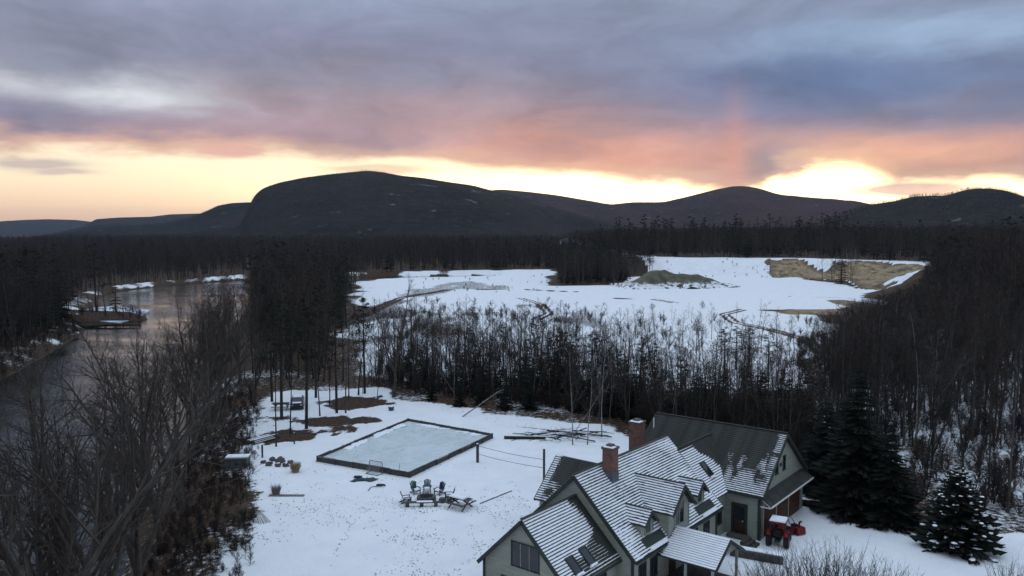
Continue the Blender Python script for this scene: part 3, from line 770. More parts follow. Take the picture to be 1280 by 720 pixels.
# dormers ---------------------------------------------------------------------
def dormer(x, zr, ze, half, front, wall_half, wall_front, zb, win):
    d_ = gable_wall('y', x - wall_half, x + wall_half, wall_front, 0, 0, zb, ze + (half - wall_half) * (zr - ze) / half - .05, zr - .2, x, name='dormer')
    yi = -(8.0 - zr) / .985 + .35                       # where its ridge runs into the main slope
    yi2 = min(-.3, -(8.0 - (zb - .0)) / .985)
    for sg in (-1, 1):
        xw = x + sg * wall_half
        MB().box(min(xw, xw - sg * .12), max(xw, xw - sg * .12), wall_front + .19, -(8.0 - ze) / .985 + .25, zb, ze + .02).build('cheek', SIDING, d_)
        MB().box(min(xw, xw + sg * .07), max(xw, xw + sg * .07), wall_front - .05, wall_front + .12, zb, ze).build('corner_board', CREAM, d_)
    dz = (zr - ze) / half; S = math.hypot(half, zr - ze)
    L = yi - front
    cv = lambda a, s: 1.08 - .3 * st_(nz2(a * 7 + x, s * 7, 71), .58, .70)
    slope(d_, (x, front, zr), (0, 1, 0), L, (-1, 0, -dz), S, cv, seed=int(x * 10), parent_is_roof=True)
    slope(d_, (x + .01, front, zr - .005), (0, 1, 0), L, (1, 0, -dz), S, cv, seed=int(x * 10) + 1, parent_is_roof=True, courses=False)
    for sg in (-1, 1): MB().bar((x, front - .04, zr - .13), (x + sg * half, front - .04, ze - .13), .06, .2).build('rake_board', TRIM, d_)
    MB().bar((x, front, zr + .05), (x, yi - .3, zr + .05), .18, .05).build('ridge_cap', SHINGLE, d_)
    w_, z0, z1, li = win
    o = window('y', wall_front, x, z0, z1, w_, -1, parent=d_, lights=li, mat=CREAM)
    # window pieces would be a fourth level: hang them on the dormer
    for ch in list(o.children): ch.parent = d_
    return d_


dormer(6.1, 6.8, 5.0, 1.85, -5.35, 1.5, -4.9, 3.0, (1.5, 3.75, 5.45, 2))
dormer(2.7, 5.65, 4.75, .95, -4.55, .72, -4.2, 3.75, (.8, 3.95, 4.95, 1))
dormer(10.9, 5.65, 4.75, .95, -4.55, .72, -4.2, 3.75, (.8, 3.95, 4.95, 1))
# bare skirt under each dormer, snow shelf left along the gutter
for x, h_ in ((2.7, 1.15), (10.9, 1.15)):
    P = Vector((x - h_, -4.28, 8 - 4.28 * .985 + .055)); k = math.hypot(1, .985)
    M = Matrix(((1, 0, 0, P.x), (0, -1 / k, -.985 / k, P.y), (0, -.985 / k, 1 / k, P.z), (0, 0, 0, 1)))
    MB().box(0, 2 * h_ + .5, .02, .72, -.03, .03, M).build('flashing', TRIM, house)
    MB().box(.35, 2 * h_ + .4, .74, 1.06, -.03, .09, M, .02).build('snow', SNOW, house)
# entry porch -----------------------------------------------------------------
por = MB().box(3.45, 7.75, -8.9, -4.61, 0, .25).build('porch', DECKW, house)
slope(por, (5.6, -9.1, 3.8), (0, 1, 0), 4.45, (-1, 0, -.583), 2.78, lambda a, s: 1.52 - 1.3 * st_(a, .90, .95), seed=31, parent_is_roof=True)
slope(por, (5.62, -9.1, 3.79), (0, 1, 0), 4.45, (1, 0, -.583), 2.78, lambda a, s: 1.1, seed=32, parent_is_roof=True, courses=False)
for x in (3.6, 7.6):
    for y in (-8.7, -6.7): MB().box(x - .08, x + .08, y - .08, y + .08, .25, 2.62).build('post', CREAM, por)
    MB().box(x - .09, x + .09, -8.9, -4.62, 2.44, 2.60).build('beam', TRIM, por)
MB().add([(3.5, -8.84, 2.62), (7.7, -8.84, 2.62), (5.6, -8.84, 3.62), (3.5, -8.76, 2.62), (7.7, -8.76, 2.62), (5.6, -8.76, 3.62)], [(0, 1, 2), (5, 4, 3), (0, 3, 4, 1), (1, 4, 5, 2), (2, 5, 3, 0)]).build('gable_panel', SIDING, por)
for sg in (-1, 1): MB().bar((5.6, -9.14, 3.68), (5.6 + sg * 2.4, -9.14, 2.28), .05, .16).build('rake_board', TRIM, por)
MB().box(5.2, 6.2, -4.66, -4.61, .27, 2.4).build('front_door', DOORW, house)
# ground-floor windows on the front
for c in (1.3, 2.9, 9.3, 11.4): window('y', -4.6, c, .9, 2.35, 1.05, -1, lights=2)
window('y', -3.35, -2.0, .9, 2.3, 1.3, -1, lights=2)
for x, y in ((-.02, -4.62), (13.2, -4.62), (-6.0, -3.37), (-6.0, 3.37)): MB().box(x - .09, x + .09, y - .07, y + .09, 0, 2.95).build('corner_board', TRIM, house)


def chimney(x, y, sx, sy, z0, z1, name='chimney'):
    c = MB().box(x - sx, x + sx, y - sy, y + sy, z0, z1).build(name, BRICK, house)
    MB().box(x - sx - .07, x + sx + .07, y - sy - .07, y + sy + .07, z1, z1 + .16).build('chimney_cap', BRICK_DARK, c)
    MB().box(x - sx * .55, x + sx * .55, y - sy * .55, y + sy * .55, z1 + .161, z1 + .34).build('flue', BRICK_DARK, c)
    MB().box(x - sx - .05, x + sx * .2, y - sy - .05, y + sy * .9, z1 + .162, z1 + .215, None, .03).build('snow', SNOW, c)
    MB().box(x - sx - .04, x + sx + .04, y - sy - .04, y + sy + .04, z0, z0 + .9 + 1.0 * (z1 < 9)).build('flashing', pmat('lead_flashing', (.09, .10, .11), .5, .2), c)
    return c


chimney(3.3, -.75, .42, .42, 6.7, 9.25)
c2 = chimney(15.35, 3.9, .55, .5, 0, 8.2); c2['label'] = 'tall brick chimney at the rear of the garage'
MB().tube([(19.6, 4.55, 6.7), (19.6, 4.55, 7.75)], .06, 8).build('vent_pipe', WHITE, house)
# deck, steps and low retaining wall by the entry court
dk = MB().box(-8.2, -6.35, 1.2, 4.6, 0, .55).build('deck', DECKW, house)
for i in range(6): MB().box(-8.15 + .0, -8.07, 1.3 + i * .64, 1.38 + i * .64, .55, 1.5).build('railing_post', DECKW, dk)
MB().box(-8.17, -8.05, 1.2, 4.6, 1.501, 1.57).build('rail', DECKW, dk)
for i in range(3): MB().box(13.6 + i * .02, 15.15, -6.8 - i * .34, -6.47 - i * .34, 0, .52 - i * .16).build('step', DECKW, house)

# ------------------------------------------------------------------ trees
def bark(name, c, c2, scale=2.0): return pmat(name, c, .9, .3, scale, .5, 18, col2=c2)
BARK_D = bark('dark_bark', (.026, .022, .020), (.048, .041, .036))
BARK_G = bark('grey_bark', (.052, .047, .041), (.105, .096, .084))
BARK_B = bark('birch_bark', (.34, .33, .31), (.10, .09, .085), 3.0)
TWIG_D = pmat('dark_twig', (.030, .024, .021), .9, .35, .7, col2=(.016, .014, .013))
TWIG_G = pmat('grey_twig', (.074, .062, .052), .9, .3, .7, col2=(.036, .030, .027))
TWIG_R = pmat('russet_twig', (.070, .042, .030), .9, .3, .7, col2=(.034, .023, .018))
BARK_R = bark('river_bark', (.046, .040, .034), (.085, .075, .063))
TWIG_B = pmat('brown_grey_twig', (.072, .061, .050), .9, .3, .7, col2=(.036, .030, .026))
TWIG_P = pmat('pale_twig', (.20, .19, .175), .9, .25, .7, col2=(.11, .10, .095))
NEEDLE = pmat('spruce_needle', (.006, .009, .007), .9, .4, 1.6, col2=(.012, .016, .010))
NEEDLE_P = pmat('pine_needle', (.009, .014, .008), .9, .4, 1.6, col2=(.019, .023, .012))


def rot_off(d, ang, az):
    d = d.normalized(); ref = Vector((0, 0, 1)) if abs(d.z) < .95 else Vector((1, 0, 0))
    a = d.cross(ref).normalized(); b = d.cross(a)
    return (d * math.cos(ang) + (a * math.cos(az) + b * math.sin(az)) * math.sin(ang)).normalized()


def hardwood(seed, H=13.0, r0=.14, first=.35, limbs=16, subs=5, twigs=5, spread=.62, fork=0, lean=0.0, twig_r=.012, wob=.10, steep=.75, lenk=.36, limb=.36):
    """bare broadleaf tree: returns (trunk builder, crown builder)"""
    g = random.Random(seed); T, C = MB(), MB()
    R = lambda a: Vector((g.uniform(-a, a), g.uniform(-a, a), g.uniform(-a, a)))
    stems = []
    def line(p, d, L, n, wobble, up):
        pts = [p.copy()]
        for i in range(n):
            d = (d + R(wobble) + Vector((0, 0, up))).normalized(); p = p + d * (L / n); pts.append(p.copy())
        return pts
    la = g.uniform(0, 6.28)
    main = line(Vector((0, 0, -.4)), Vector((math.cos(la) * lean, math.sin(la) * lean, 1)), H * .97 + .4, 9, wob * .6, .05)
    stems.append((main, r0))
    for k in range(fork):
        i = g.choice((1, 2, 3)); b = main[i]
        d0 = rot_off(Vector((0, 0, 1)), g.uniform(.25, .55), g.uniform(0, 6.28))
        stems.append((line(b, d0, H * g.uniform(.55, .8), 8, wob, .07), r0 * g.uniform(.55, .8)))
    def at(pts, t):
        f = t * (len(pts) - 1); i = min(int(f), len(pts) - 2); return pts[i].lerp(pts[i + 1], f - i), (pts[i + 1] - pts[i]).normalized()
    for si, (pts, r) in enumerate(stems):
        n = len(pts)
        rad = [r * (1.35 if i == 0 and si == 0 else 1) * (1 - .93 * (i / (n - 1)) ** .85) + .006 for i in range(n)]
        T.tube(pts, rad, 6, cap=False)
        nl = limbs if si == 0 else int(limbs * .65)
        for k in range(nl):
            f0 = first if si == 0 else .2
            t = f0 + (1 - f0) * (k + g.random()) / nl; t = min(t, .985)
            p, d = at(pts, t)
            L = H * lenk * (1.12 - t * .85) * g.uniform(.6, 1.15)
            d1 = rot_off(d, spread * g.uniform(.7, 1.35), g.uniform(0, 6.28))
            lp = line(p, d1, L, 4, wob * 1.5, .10 * steep)
            rl = max(.012, r * limb * (1.15 - t)) + .008
            C.tube(lp, [rl, rl * .75, rl * .52, rl * .3, rl * .1], 4, cap=False)
            for j in range(subs):
                t2 = .18 + .8 * (j + g.random()) / subs; p2, dd = at(lp, min(t2, .98))
                d2 = rot_off(dd, g.uniform(.45, .95), g.uniform(0, 6.28)); L2 = L * .48 * (1.25 - t2 * .7) * g.uniform(.6, 1.2)
                sp = line(p2, d2, L2, 2, wob * 1.6, .08); r2 = max(rl * .38, twig_r)
                C.tube(sp, [r2, r2 * .65, r2 * .2], 3, cap=False)
                for q in range(twigs):
                    t3 = .1 + .88 * (q + g.random()) / twigs; p3, d3 = at(sp, min(t3, .98))
                    e = rot_off(d3, g.uniform(.3, .9), g.uniform(0, 6.28)); L3 = L2 * g.uniform(.3, .65) + .15
                    tip = p3 + (e + Vector((0, 0, .15))).normalized() * L3
                    C.spike(p3, tip, twig_r * .8)
                    if twigs > 5:
                        m3 = p3.lerp(tip, .45); C.spike(m3, m3 + rot_off(e, .6, g.uniform(0, 6.28)) * L3 * .55, twig_r * .6)
    return T, C


def spruce(seed, H=11.0, base=.06, rad=.20, whorls=26, per=9, droop=.35, gaps=.0, tri=3, power=.85, r0=None, snow=1.0):
    g = random.Random(seed); T, C, S = MB(), MB(), MB()
    T.tube([(0, 0, -.3), (0, 0, H * .5), (0, 0, H * .97)], [r0 or H * .016, H * .009, .015], 6, cap=False)
    for i in range(whorls):
        t = (i + g.uniform(0, .7)) / whorls; z = H * (base + (1 - base) * t)
        Rr = H * rad * (1 - t) ** power * g.uniform(.82, 1.12) + .10
        for k in range(max(4, int(per * (1 - .45 * t)))):
            if g.random() < gaps: continue
            a = g.uniform(0, 6.28); L = Rr * g.uniform(.7, 1.12); dr = droop * g.uniform(.6, 1.3)
            ca, sa = math.cos(a), math.sin(a)
            def P(s, off=0, dz=0): return (ca * L * s - sa * off, sa * L * s + ca * off, z - dr * L * s * (1 - .45 * s) + dz)
            wd = L * .24 + .05
            # spine spray made of small leaf-shaped faces on both sides, tips bent up
            st = tri
            for q in range(st):
                s0, s1 = .12 + .88 * q / st, .12 + .88 * (q + 1) / st
                ww = wd * (1.15 - .8 * s0) * g.uniform(.75, 1.25); j = g.uniform(-.05, .05) * L
                C.add([P(s0 - .1), P(min(1.05, s1 + .06), ww * .55, j), P(s0 + .03, ww, -.08 * L + j), ], [(0, 1, 2)])
                C.add([P(s0 - .1), P(min(1.05, s1 + .06), -ww * .55, j), P(s0 + .03, -ww, -.08 * L - j)], [(0, 2, 1)])
                C.add([P(s0 - .05, 0, .03), P(s1 + .05, 0, .06), P((s0 + s1) / 2, ww * .25, -.16 * L)], [(0, 1, 2)])
            if g.random() < .55:
                s = g.uniform(.62, .95); x, y, zz = P(s)
                S.blob((x, y, zz + .06 + .02 * L), ((L * .13 + .05) * snow * g.uniform(.6, 1.5), (L * .13 + .05) * snow * g.uniform(.6, 1.5), (.045 + .02 * L) * snow), seed + i * 31 + k, 6, 4, .3, None)
    return T, C, S


def pine(seed, H=17.0, base=.42, clumps=20):
    """white pine: bare lower trunk, irregular plates of needles"""
    g = random.Random(seed); T, C = MB(), MB()
    T.tube([(0, 0, -.3), (g.uniform(-.2, .2), g.uniform(-.2, .2), H * .5), (0, 0, H * .98)], [H * .014, H * .009, .02], 6, cap=False)
    for i in range(clumps):
        t = (i + g.random()) / clumps; z = H * (base + (1 - base) * t); a = g.uniform(0, 6.28)
        L = H * .20 * (1.05 - t * .85) * g.uniform(.55, 1.2); e = Vector((math.cos(a) * L, math.sin(a) * L, z + L * g.uniform(.05, .3)))
        T.tube([(0, 0, z), e], [.05, .015], 4, cap=False)
        for k in range(34):
            c = Vector((0, 0, z)).lerp(e, g.uniform(.3, 1.08)) + Vector((g.gauss(0, L * .2), g.gauss(0, L * .2), g.gauss(.08, L * .10)))
            s = g.uniform(.14, .32) * (.6 + H / 34); d1 = Vector((g.uniform(-1, 1), g.uniform(-1, 1), g.uniform(-.2, .7))).normalized(); d2 = rot_off(d1, 1.3, g.uniform(0, 6.28))
            C.add([c, c + d1 * s, c + (d1 + d2) * s * .55], [(0, 1, 2)]); C.add([c, c - d1 * s * .8, c + d2 * s * .8], [(0, 1, 2)])
    return T, C


class Kind:
    """a tree prototype: the meshes its copies share"""
    def __init__(s, T, C, tm, cm, H, S=None, sm_=None):
        s.t = T.mesh('trunk', tm, True); s.c = C.mesh('crown', cm); s.H = H
        s.s = S.mesh('snow', SNOW, True) if S is not None and S.v else None


KINDS = {}
for i in range(7): KINDS['hard%d' % i] = Kind(*hardwood(100 + i, 13, .12, .24 + .05 * (i % 3), 16, 5, 6, .78, steep=.5, lenk=.33, twig_r=.010, fork=(0, 0, 1, 0, 1, 0, 2)[i], wob=.09 + .02 * (i % 3)), BARK_D if i % 3 else BARK_G, (TWIG_D, TWIG_G, TWIG_D, TWIG_R, TWIG_G, TWIG_D, TWIG_G)[i], 13)
for i in range(4): KINDS['slim%d' % i] = Kind(*hardwood(200 + i, 13, .085, .42, 13, 5, 5, .68, wob=.08, lenk=.26, steep=.6, twig_r=.010), BARK_G if i % 2 else BARK_D, TWIG_G if i % 2 else TWIG_D, 13)
for i in range(3): KINDS['birch%d' % i] = Kind(*hardwood(300 + i, 13, .085, .34, 15, 5, 5, .66, fork=(0, 1, 0)[i], wob=.11, lenk=.32, twig_r=.014), BARK_B, TWIG_P if i == 2 else TWIG_G, 13)
for i in range(5): KINDS['river%d' % i] = Kind(*hardwood(400 + i, 14, .19, .26, 12, 6, 5, .66, fork=(2, 1, 2, 2, 1)[i], lean=.08, twig_r=.010, wob=.15, lenk=.42, limb=.50, steep=.6), BARK_R, (TWIG_B, TWIG_G, TWIG_B, TWIG_B, TWIG_G)[i], 14)
for i in range(3): KINDS['spruce%d' % i] = Kind(*spruce(500 + i, 10, .03, .19, 24, 9, .35)[:2], BARK_D, NEEDLE, 10)
for i in range(3): KINDS['pine%d' % i] = Kind(*pine(600 + i, 17, (.42, .5, .36)[i], 22), BARK_D, NEEDLE_P, 17)
T, C, S = spruce(520, 11, .0, .26, 40, 15, .34, tri=4); KINDS['bigspruce'] = Kind(T, C, BARK_D, NEEDLE, 11)
T, C, S = spruce(521, 6.2, .0, .36, 26, 18, .22, tri=4, power=.55, snow=.5)
KINDS['snowfir'] = Kind(T, C, BARK_D, NEEDLE, 6.2, S)
def stems(seed, n_, H, spread, r_=.012):
    """a clump of thin upright shoots with a few side twigs each"""
    g = random.Random(seed); T, C = MB(), MB()
    for k in range(n_):
        a, q = g.uniform(0, 6.28), g.random() ** .6; b0 = Vector((math.cos(a) * q * spread * .5, math.sin(a) * q * spread * .5, -.05)); h = H * g.uniform(.5, 1.05)
        t1 = b0 + Vector((math.cos(a) * q * spread * .35 + g.uniform(-.1, .1), math.sin(a) * q * spread * .35, h * .5)); t2 = t1 + Vector((math.cos(a) * q * spread * .3 + g.uniform(-.25, .25), math.sin(a) * q * spread * .3 + g.uniform(-.25, .25), h * .5))
        T.tube([b0, t1, t2], [r_, r_ * .75, r_ * .25], 3, cap=False)
        for j in range(6):
            p = b0.lerp(t1, g.uniform(.3, 1)) if j < 2 else t1.lerp(t2, g.uniform(0, .9)); C.spike(p, p + Vector((g.uniform(-.3, .3), g.uniform(-.3, .3), g.uniform(.15, .5))) * (H / 2.4), r_ * .6)
    return T, C


for i in range(3): KINDS['shrub%d' % i] = Kind(*stems(700 + i, 55, 2.4, 1.7), TWIG_D, TWIG_D if i else TWIG_G, 2.4)

WOODS = []      # every single tree, so that the mass behind keeps clear of them
LABELS = {}


def plant(kind, x, y, h, name='bare_tree', rz=None, tilt=0.0, group=None, cat='tree', label=None, z=None, squeeze=1.0):
    K = KINDS[kind]; s = h / K.H
    zz = ground_z(x, y) if z is None else z
    o = empty(name, (x, y, zz - .05), rng.uniform(0, 6.28) if rz is None else rz)
    o.scale = (s * squeeze, s * squeeze, s)
    if tilt: o.rotation_euler = (rng.uniform(-tilt, tilt), rng.uniform(-tilt, tilt), o.rotation_euler.z)
    mesh_obj('trunk', K.t, o); mesh_obj('crown', K.c, o)
    if K.s: tag(mesh_obj('snow', K.s, o), kind='stuff')
    tag(o, label, cat, group); WOODS.append((x, y)); o['_px'] = project((x, y, zz))[0]
    if group and not label: LABELS.setdefault(group, []).append(o)
    return o


# prototypes for the wooded mass: kept out of the scene, used only by the scatter
def proto(name, parts):
    """joins builders with their materials into one mesh object (not linked to the scene)"""
    v, f, mi, mats = [], [], [], []
    for mb, mt in parts:
        k = len(v); v += mb.v; f += [tuple(i + k for i in q) for q in mb.f]
        if mt not in mats: mats.append(mt)
        mi += [mats.index(mt)] * len(mb.f)
    me = bpy.data.meshes.new(name); me.from_pydata(v, [], f); me.update()
    for m_ in mats: me.materials.append(m_)
    me.polygons.foreach_set('material_index', mi)
    return bpy.data.objects.new(name, me)


def make_collection(name, objs):
    c = bpy.data.collections.new(name)
    for o in objs: c.objects.link(o)
    return c


def scatter(name, pts, scl, coll, rzs=None, label=None):
    """one 'stuff' object: a cloud of points that carries instances of a small set of prototypes"""
    me = bpy.data.meshes.new(name); pts = np.asarray(pts, np.float32)
    me.vertices.add(len(pts)); me.vertices.foreach_set('co', pts.ravel())
    a = me.attributes.new('size', 'FLOAT', 'POINT'); a.data.foreach_set('value', np.asarray(scl, np.float32))
    a = me.attributes.new('turn', 'FLOAT', 'POINT'); a.data.foreach_set('value', NR.uniform(0, 6.28, len(pts)).astype(np.float32))
    me.update(); o = mesh_obj(name, me)
    ng = bpy.data.node_groups.new(name + '_scatter', 'GeometryNodeTree')
    ng.interface.new_socket('Geometry', in_out='INPUT', socket_type='NodeSocketGeometry'); ng.interface.new_socket('Geometry', in_out='OUTPUT', socket_type='NodeSocketGeometry')
    N = ng.nodes.new; L = ng.links.new
    gi, go = N('NodeGroupInput'), N('NodeGroupOutput'); ip = N('GeometryNodeInstanceOnPoints'); ci = N('GeometryNodeCollectionInfo')
    ci.inputs[0].default_value = coll; ci.inputs['Separate Children'].default_value = True; ci.inputs['Reset Children'].default_value = True
    na = N('GeometryNodeInputNamedAttribute'); na.data_type = 'FLOAT'; na.inputs[0].default_value = 'size'
    nt_ = N('GeometryNodeInputNamedAttribute'); nt_.data_type = 'FLOAT'; nt_.inputs[0].default_value = 'turn'
    cx = N('ShaderNodeCombineXYZ'); L(nt_.outputs[0], cx.inputs[2]); rv_ = N('FunctionNodeRandomValue'); rv_.data_type = 'INT'
    rv_.inputs['Min'].default_value = 0 if 'Min' in rv_.inputs else 0
    for s_ in rv_.inputs:
        if s_.name == 'Max' and s_.type == 'INT': s_.default_value = len(coll.objects) - 1
        if s_.name == 'Min' and s_.type == 'INT': s_.default_value = 0
    L(gi.outputs[0], ip.inputs['Points']); L(ci.outputs[0], ip.inputs['Instance']); ip.inputs['Pick Instance'].default_value = True
    L([s_ for s_ in rv_.outputs if s_.type == 'INT'][0], ip.inputs['Instance Index'])
    L(cx.outputs[0], ip.inputs['Rotation']); L(na.outputs[0], ip.inputs['Scale']); L(ip.outputs[0], go.inputs[0])
    md = o.modifiers.new('scatter', 'NODES'); md.node_group = ng
    tag(o, label, kind='stuff')
    return o


fp = []
for i in range(5):
    T, C = hardwood(800 + i, 13, .11, .28, 12, 5, 4, .76, twig_r=.015, wob=.11, fork=i % 2, steep=.5)
    fp.append(proto('forest_tree', [(T, BARK_G if i in (1, 3) else BARK_D), (C, (TWIG_D, TWIG_G, TWIG_R, TWIG_D, TWIG_G)[i])]))
FOREST_HARD = make_collection('forest_hardwood', fp)
fp = []
for i in range(3):
    T, C, S = spruce(840 + i, 13, .08, .17, 15, 7, .3, tri=2); fp.append(proto('forest_conifer', [(T, BARK_D), (C, NEEDLE if i else NEEDLE_P)]))
for i in range(2):
    T, C = pine(850 + i, 14, .35, 12); fp.append(proto('forest_conifer', [(T, BARK_D), (C, NEEDLE_P)]))
FOREST_CON = make_collection('forest_conifer', fp)
fp = []
for i in range(2):
    T, C = hardwood(870 + i, 13, .16, .30, 7, 3, 3, .6, twig_r=.09, wob=.1); fp.append(proto('slope_tree', [(T, BARK_D), (C, TWIG_D)]))
T, C, S = spruce(875, 13, .08, .19, 8, 6, .3, tri=1); fp.append(proto('slope_tree', [(T, BARK_D), (C, NEEDLE)]))
SLOPE_TREES = make_collection('slope_trees', fp)
fp = []
for i in range(3):
    T, C = hardwood(880 + i, 1.6, .02, .03, 9, 3, 4, .7, fork=4, twig_r=.008, wob=.18, lenk=.5); fp.append(proto('brush', [(T, TWIG_D), (C, (TWIG_D, TWIG_R, TWIG_G)[i])]))
BRUSH = make_collection('brush', fp)
fp = []
for i in range(3):
    g_ = random.Random(i); t_ = MB()
    for k in range(7): a = g_.uniform(0, 6.28); t_.spike((g_.uniform(-.05, .05), g_.uniform(-.05, .05), -.02), (math.cos(a) * .12, math.sin(a) * .12, g_.uniform(.05, .14)), .022)
    fp.append(proto('tuft', [(t_, TWIG_R if i else TWIG_D)]))
TUFTS = make_collection('tufts', fp)


# the field must stay in view: what grows before it is only as tall as the photograph shows
LIM_X = [425, 470, 560, 700, 800, 900, 980, 1030, 1060, 1090, 1120, 1150, 1172]; LIM_Y = [345, 374, 384, 384, 388, 390, 392, 392, 380, 372, 364, 356, 300]
def cap_height(X, Y, h, z):
    px_ = 640 + F * X / Y
    lim = CAM_H - (np.interp(px_, LIM_X, LIM_Y) - 22 * (np.sin(X * 12.9898 + Y * 78.233) * 43758.5 % 1) ** 2 * (px_ < 980) - 290) / F * Y - z
    return np.where((px_ > 425) & (px_ < 1172) & (Y < 360), np.minimum(h, lim), h)

# ------------------------------------------------------------------ where the trees stand
def pick(prefix, n): return '%s%d' % (prefix, rng.randrange(n))


def at_px(x, y, z=0.0): p = unproject(x, y, z); return p.x, p.y


def planted(kd, X, Y, h, *a, **k):
    hh = float(cap_height(np.array([X]), np.array([Y]), np.array([h]), ground_z(X, Y))[0])
    if hh < h: hh *= rng.uniform(.78, 1.0)
    if hh < 3.2: return None
    return plant(kd, X, Y, hh, *a, **k)


# named trees first -----------------------------------------------------------
x, y = at_px(1088, 655); plant('bigspruce', x, y + 3.0, 13.6, 'spruce_tree', squeeze=1.2, label='tallest dark spruce at the edge of the snow beside the garage')
x, y = at_px(1048, 628); plant('bigspruce', x, y + 3.0, 9.2, 'spruce_tree', rz=1.2, label='broad dark spruce directly behind the red tractor', squeeze=1.45)
x, y = at_px(1125, 664); plant('bigspruce', x, y + 2.0, 8.6, 'spruce_tree', rz=2.9, label='lower dark spruce right of the tallest one', squeeze=1.35)
x, y = at_px(1205, 690); plant('snowfir', x, y + 1.0, 6.5, 'fir_tree', squeeze=1.3, label='rounded fir with snow clumps on its branches at lower right')
x, y = at_px(492, 496); plant('river1', x, y, 18.5, 'bare_tree', label='tall bare tree standing alone against the snowy field, left of centre')
x, y = at_px(515, 494); plant('hard2', x, y + 3, 13.5, 'bare_tree', label='smaller bare tree just right of the tall lone field-edge tree')
for i, (px, py, h, kd) in enumerate([(716, 556, 11.5, 'birch1'), (734, 556, 10.5, 'birch0'), (752, 548, 12.5, 'birch2')]):
    x, y = at_px(px, py); plant(kd, x, y, h, 'birch_tree', label=('leftmost', 'middle', 'rightmost')[i] + ' of three slim birches at the brush pile behind the house', group='birches by the brush pile')
# yard trees around the parked cars and mulch islands
for i, (px, py, h, kd) in enumerate([(345, 558, 15, 'slim0'), (363, 541, 15.5, 'slim2'), (352, 524, 16, 'pine1'), (383, 536, 16.5, 'pine0'), (317, 510, 13, 'slim1'), (400, 520, 15, 'slim3'), (421, 516, 15, 'pine2'), (432, 516, 16, 'slim1'), (436, 498, 15, 'slim2'), (448, 494, 14, 'hard5'), (456, 492, 15, 'pine1'), (412, 506, 14, 'slim0'), (395, 497, 16, 'pine0'), (340, 502, 15, 'pine2')]):
    x, y = at_px(px, py); plant(kd, x, y, h, 'pine_tree' if kd.startswith('pine') else 'bare_tree', group='tall trees on the mulch islands left of the rink')
# pale birches in the bottom left corner, on the near bank
for i, (px, py, h, kd) in enumerate([(8, 800, 11.5, 'birch0'), (40, 812, 9.5, 'birch1'), (72, 806, 11, 'birch2'), (100, 830, 8.5, 'birch2'), (-12, 770, 10, 'birch1')]):
    x, y = at_px(px, py, -3); plant(kd, x, y, h, 'birch_tree', z=-3.2, group='pale birches leaning over the river in the lower left corner', tilt=.14)
# riverbank hardwoods between river and yard
bank_line = [(-27, 52), (-30, 60), (-31.5, 66), (-34, 74), (-36, 80), (-38.5, 88), (-41, 96), (-43, 104), (-46, 113), (-49, 122), (-52, 132), (-56, 142), (-60, 152), (-64, 163), (-69, 176), (-74, 190), (-80, 206)]
for i, (bx_, by_) in enumerate(bank_line):
    for k in range(2 if by_ < 75 else (3 if by_ < 110 else 4)):
        x = bx_ + (rng.uniform(-3.0, 4.5) if by_ < 110 else rng.uniform(-2, 9)); y = by_ + rng.uniform(-4, 4)
        h = rng.uniform(15.5, 20.0) if by_ < 110 else rng.uniform(14, 18)
        o = plant(pick('river', 5) if k < 2 else pick('slim', 4), x, y, h, 'bare_tree', tilt=.06, group='bare trees along the riverbank left of the yard', squeeze=rng.uniform(.95, 1.25))
        o.rotation_euler.y -= rng.uniform(.0, .10)          # they lean out over the water
for i in range(8):
    Y = rng.uniform(38, 53); X = np.interp(Y, [30, 65], [-22, -31]) + rng.uniform(-2.5, 2.5)
    plant(pick('river', 5), X, Y, rng.uniform(16.5, 21.5), 'bare_tree', tilt=.08, group='bare trees along the riverbank left of the yard', squeeze=rng.uniform(.9, 1.2))
# the dense stand left of centre, between river and field
for i in range(34):
    Y = rng.uniform(124, 235); X = rng.uniform(-.315, -.205) * Y + rng.uniform(-2, 2)
    if sdf(RIVER, np.array([X]), np.array([Y]))[0] < 3: continue
    r_ = rng.random()
    kd = pick('pine', 3) if r_ < .14 else (pick('spruce', 3) if r_ < .22 else (pick('hard', 7) if r_ < .80 else pick('slim', 4)))
    plant(kd, X, Y, rng.uniform(14, 19) if kd[0] != 's' or kd[1] == 'l' else rng.uniform(8, 13), 'bare_tree' if kd[0] in 'h' or kd.startswith('slim') else ('pine_tree' if kd[0] == 'p' else 'spruce_tree'), group='dense stand between the river and the snowy field')
# treeline behind the rink and the house
for i in range(62):
    px = 470 + (1010 - 470) * (i + rng.random()) / 62
    base = np.interp(px, [470, 560, 640, 720, 800, 880, 1010], [486, 500, 508, 520, 538, 560, 590])
    py = base - rng.uniform(2, 44)
    x, y = at_px(px, py)
    r_ = rng.random(); kd = pick('hard', 7) if r_ < .5 else (pick('slim', 4) if r_ < .86 else pick('birch', 3))
    planted(kd, x, y, rng.uniform(9.5, 15) if px > 560 else rng.uniform(9.5, 14), 'birch_tree' if kd[0] == 'b' else 'bare_tree', group='treeline behind the rink and the house', tilt=.05)
for i, (px, py, h) in enumerate([(540, 500, 5), (575, 508, 5.5), (600, 506, 4.5), (632, 512, 6.0), (662, 512, 6.5), (690, 500, 6.0), (725, 515, 5.5), (762, 520, 7.0), (790, 524, 6.5), (818, 512, 8.0), (851, 520, 7.5), (868, 516, 6.5), (897, 530, 8.0), (938, 535, 8.5), (955, 528, 7.5), (985, 545, 8.0), (1010, 552, 8.0)]):
    x, y = at_px(px, py); planted(pick('spruce', 3), x, y, h, 'spruce_tree', group='small dark spruces in the treeline behind the house', squeeze=1.15)
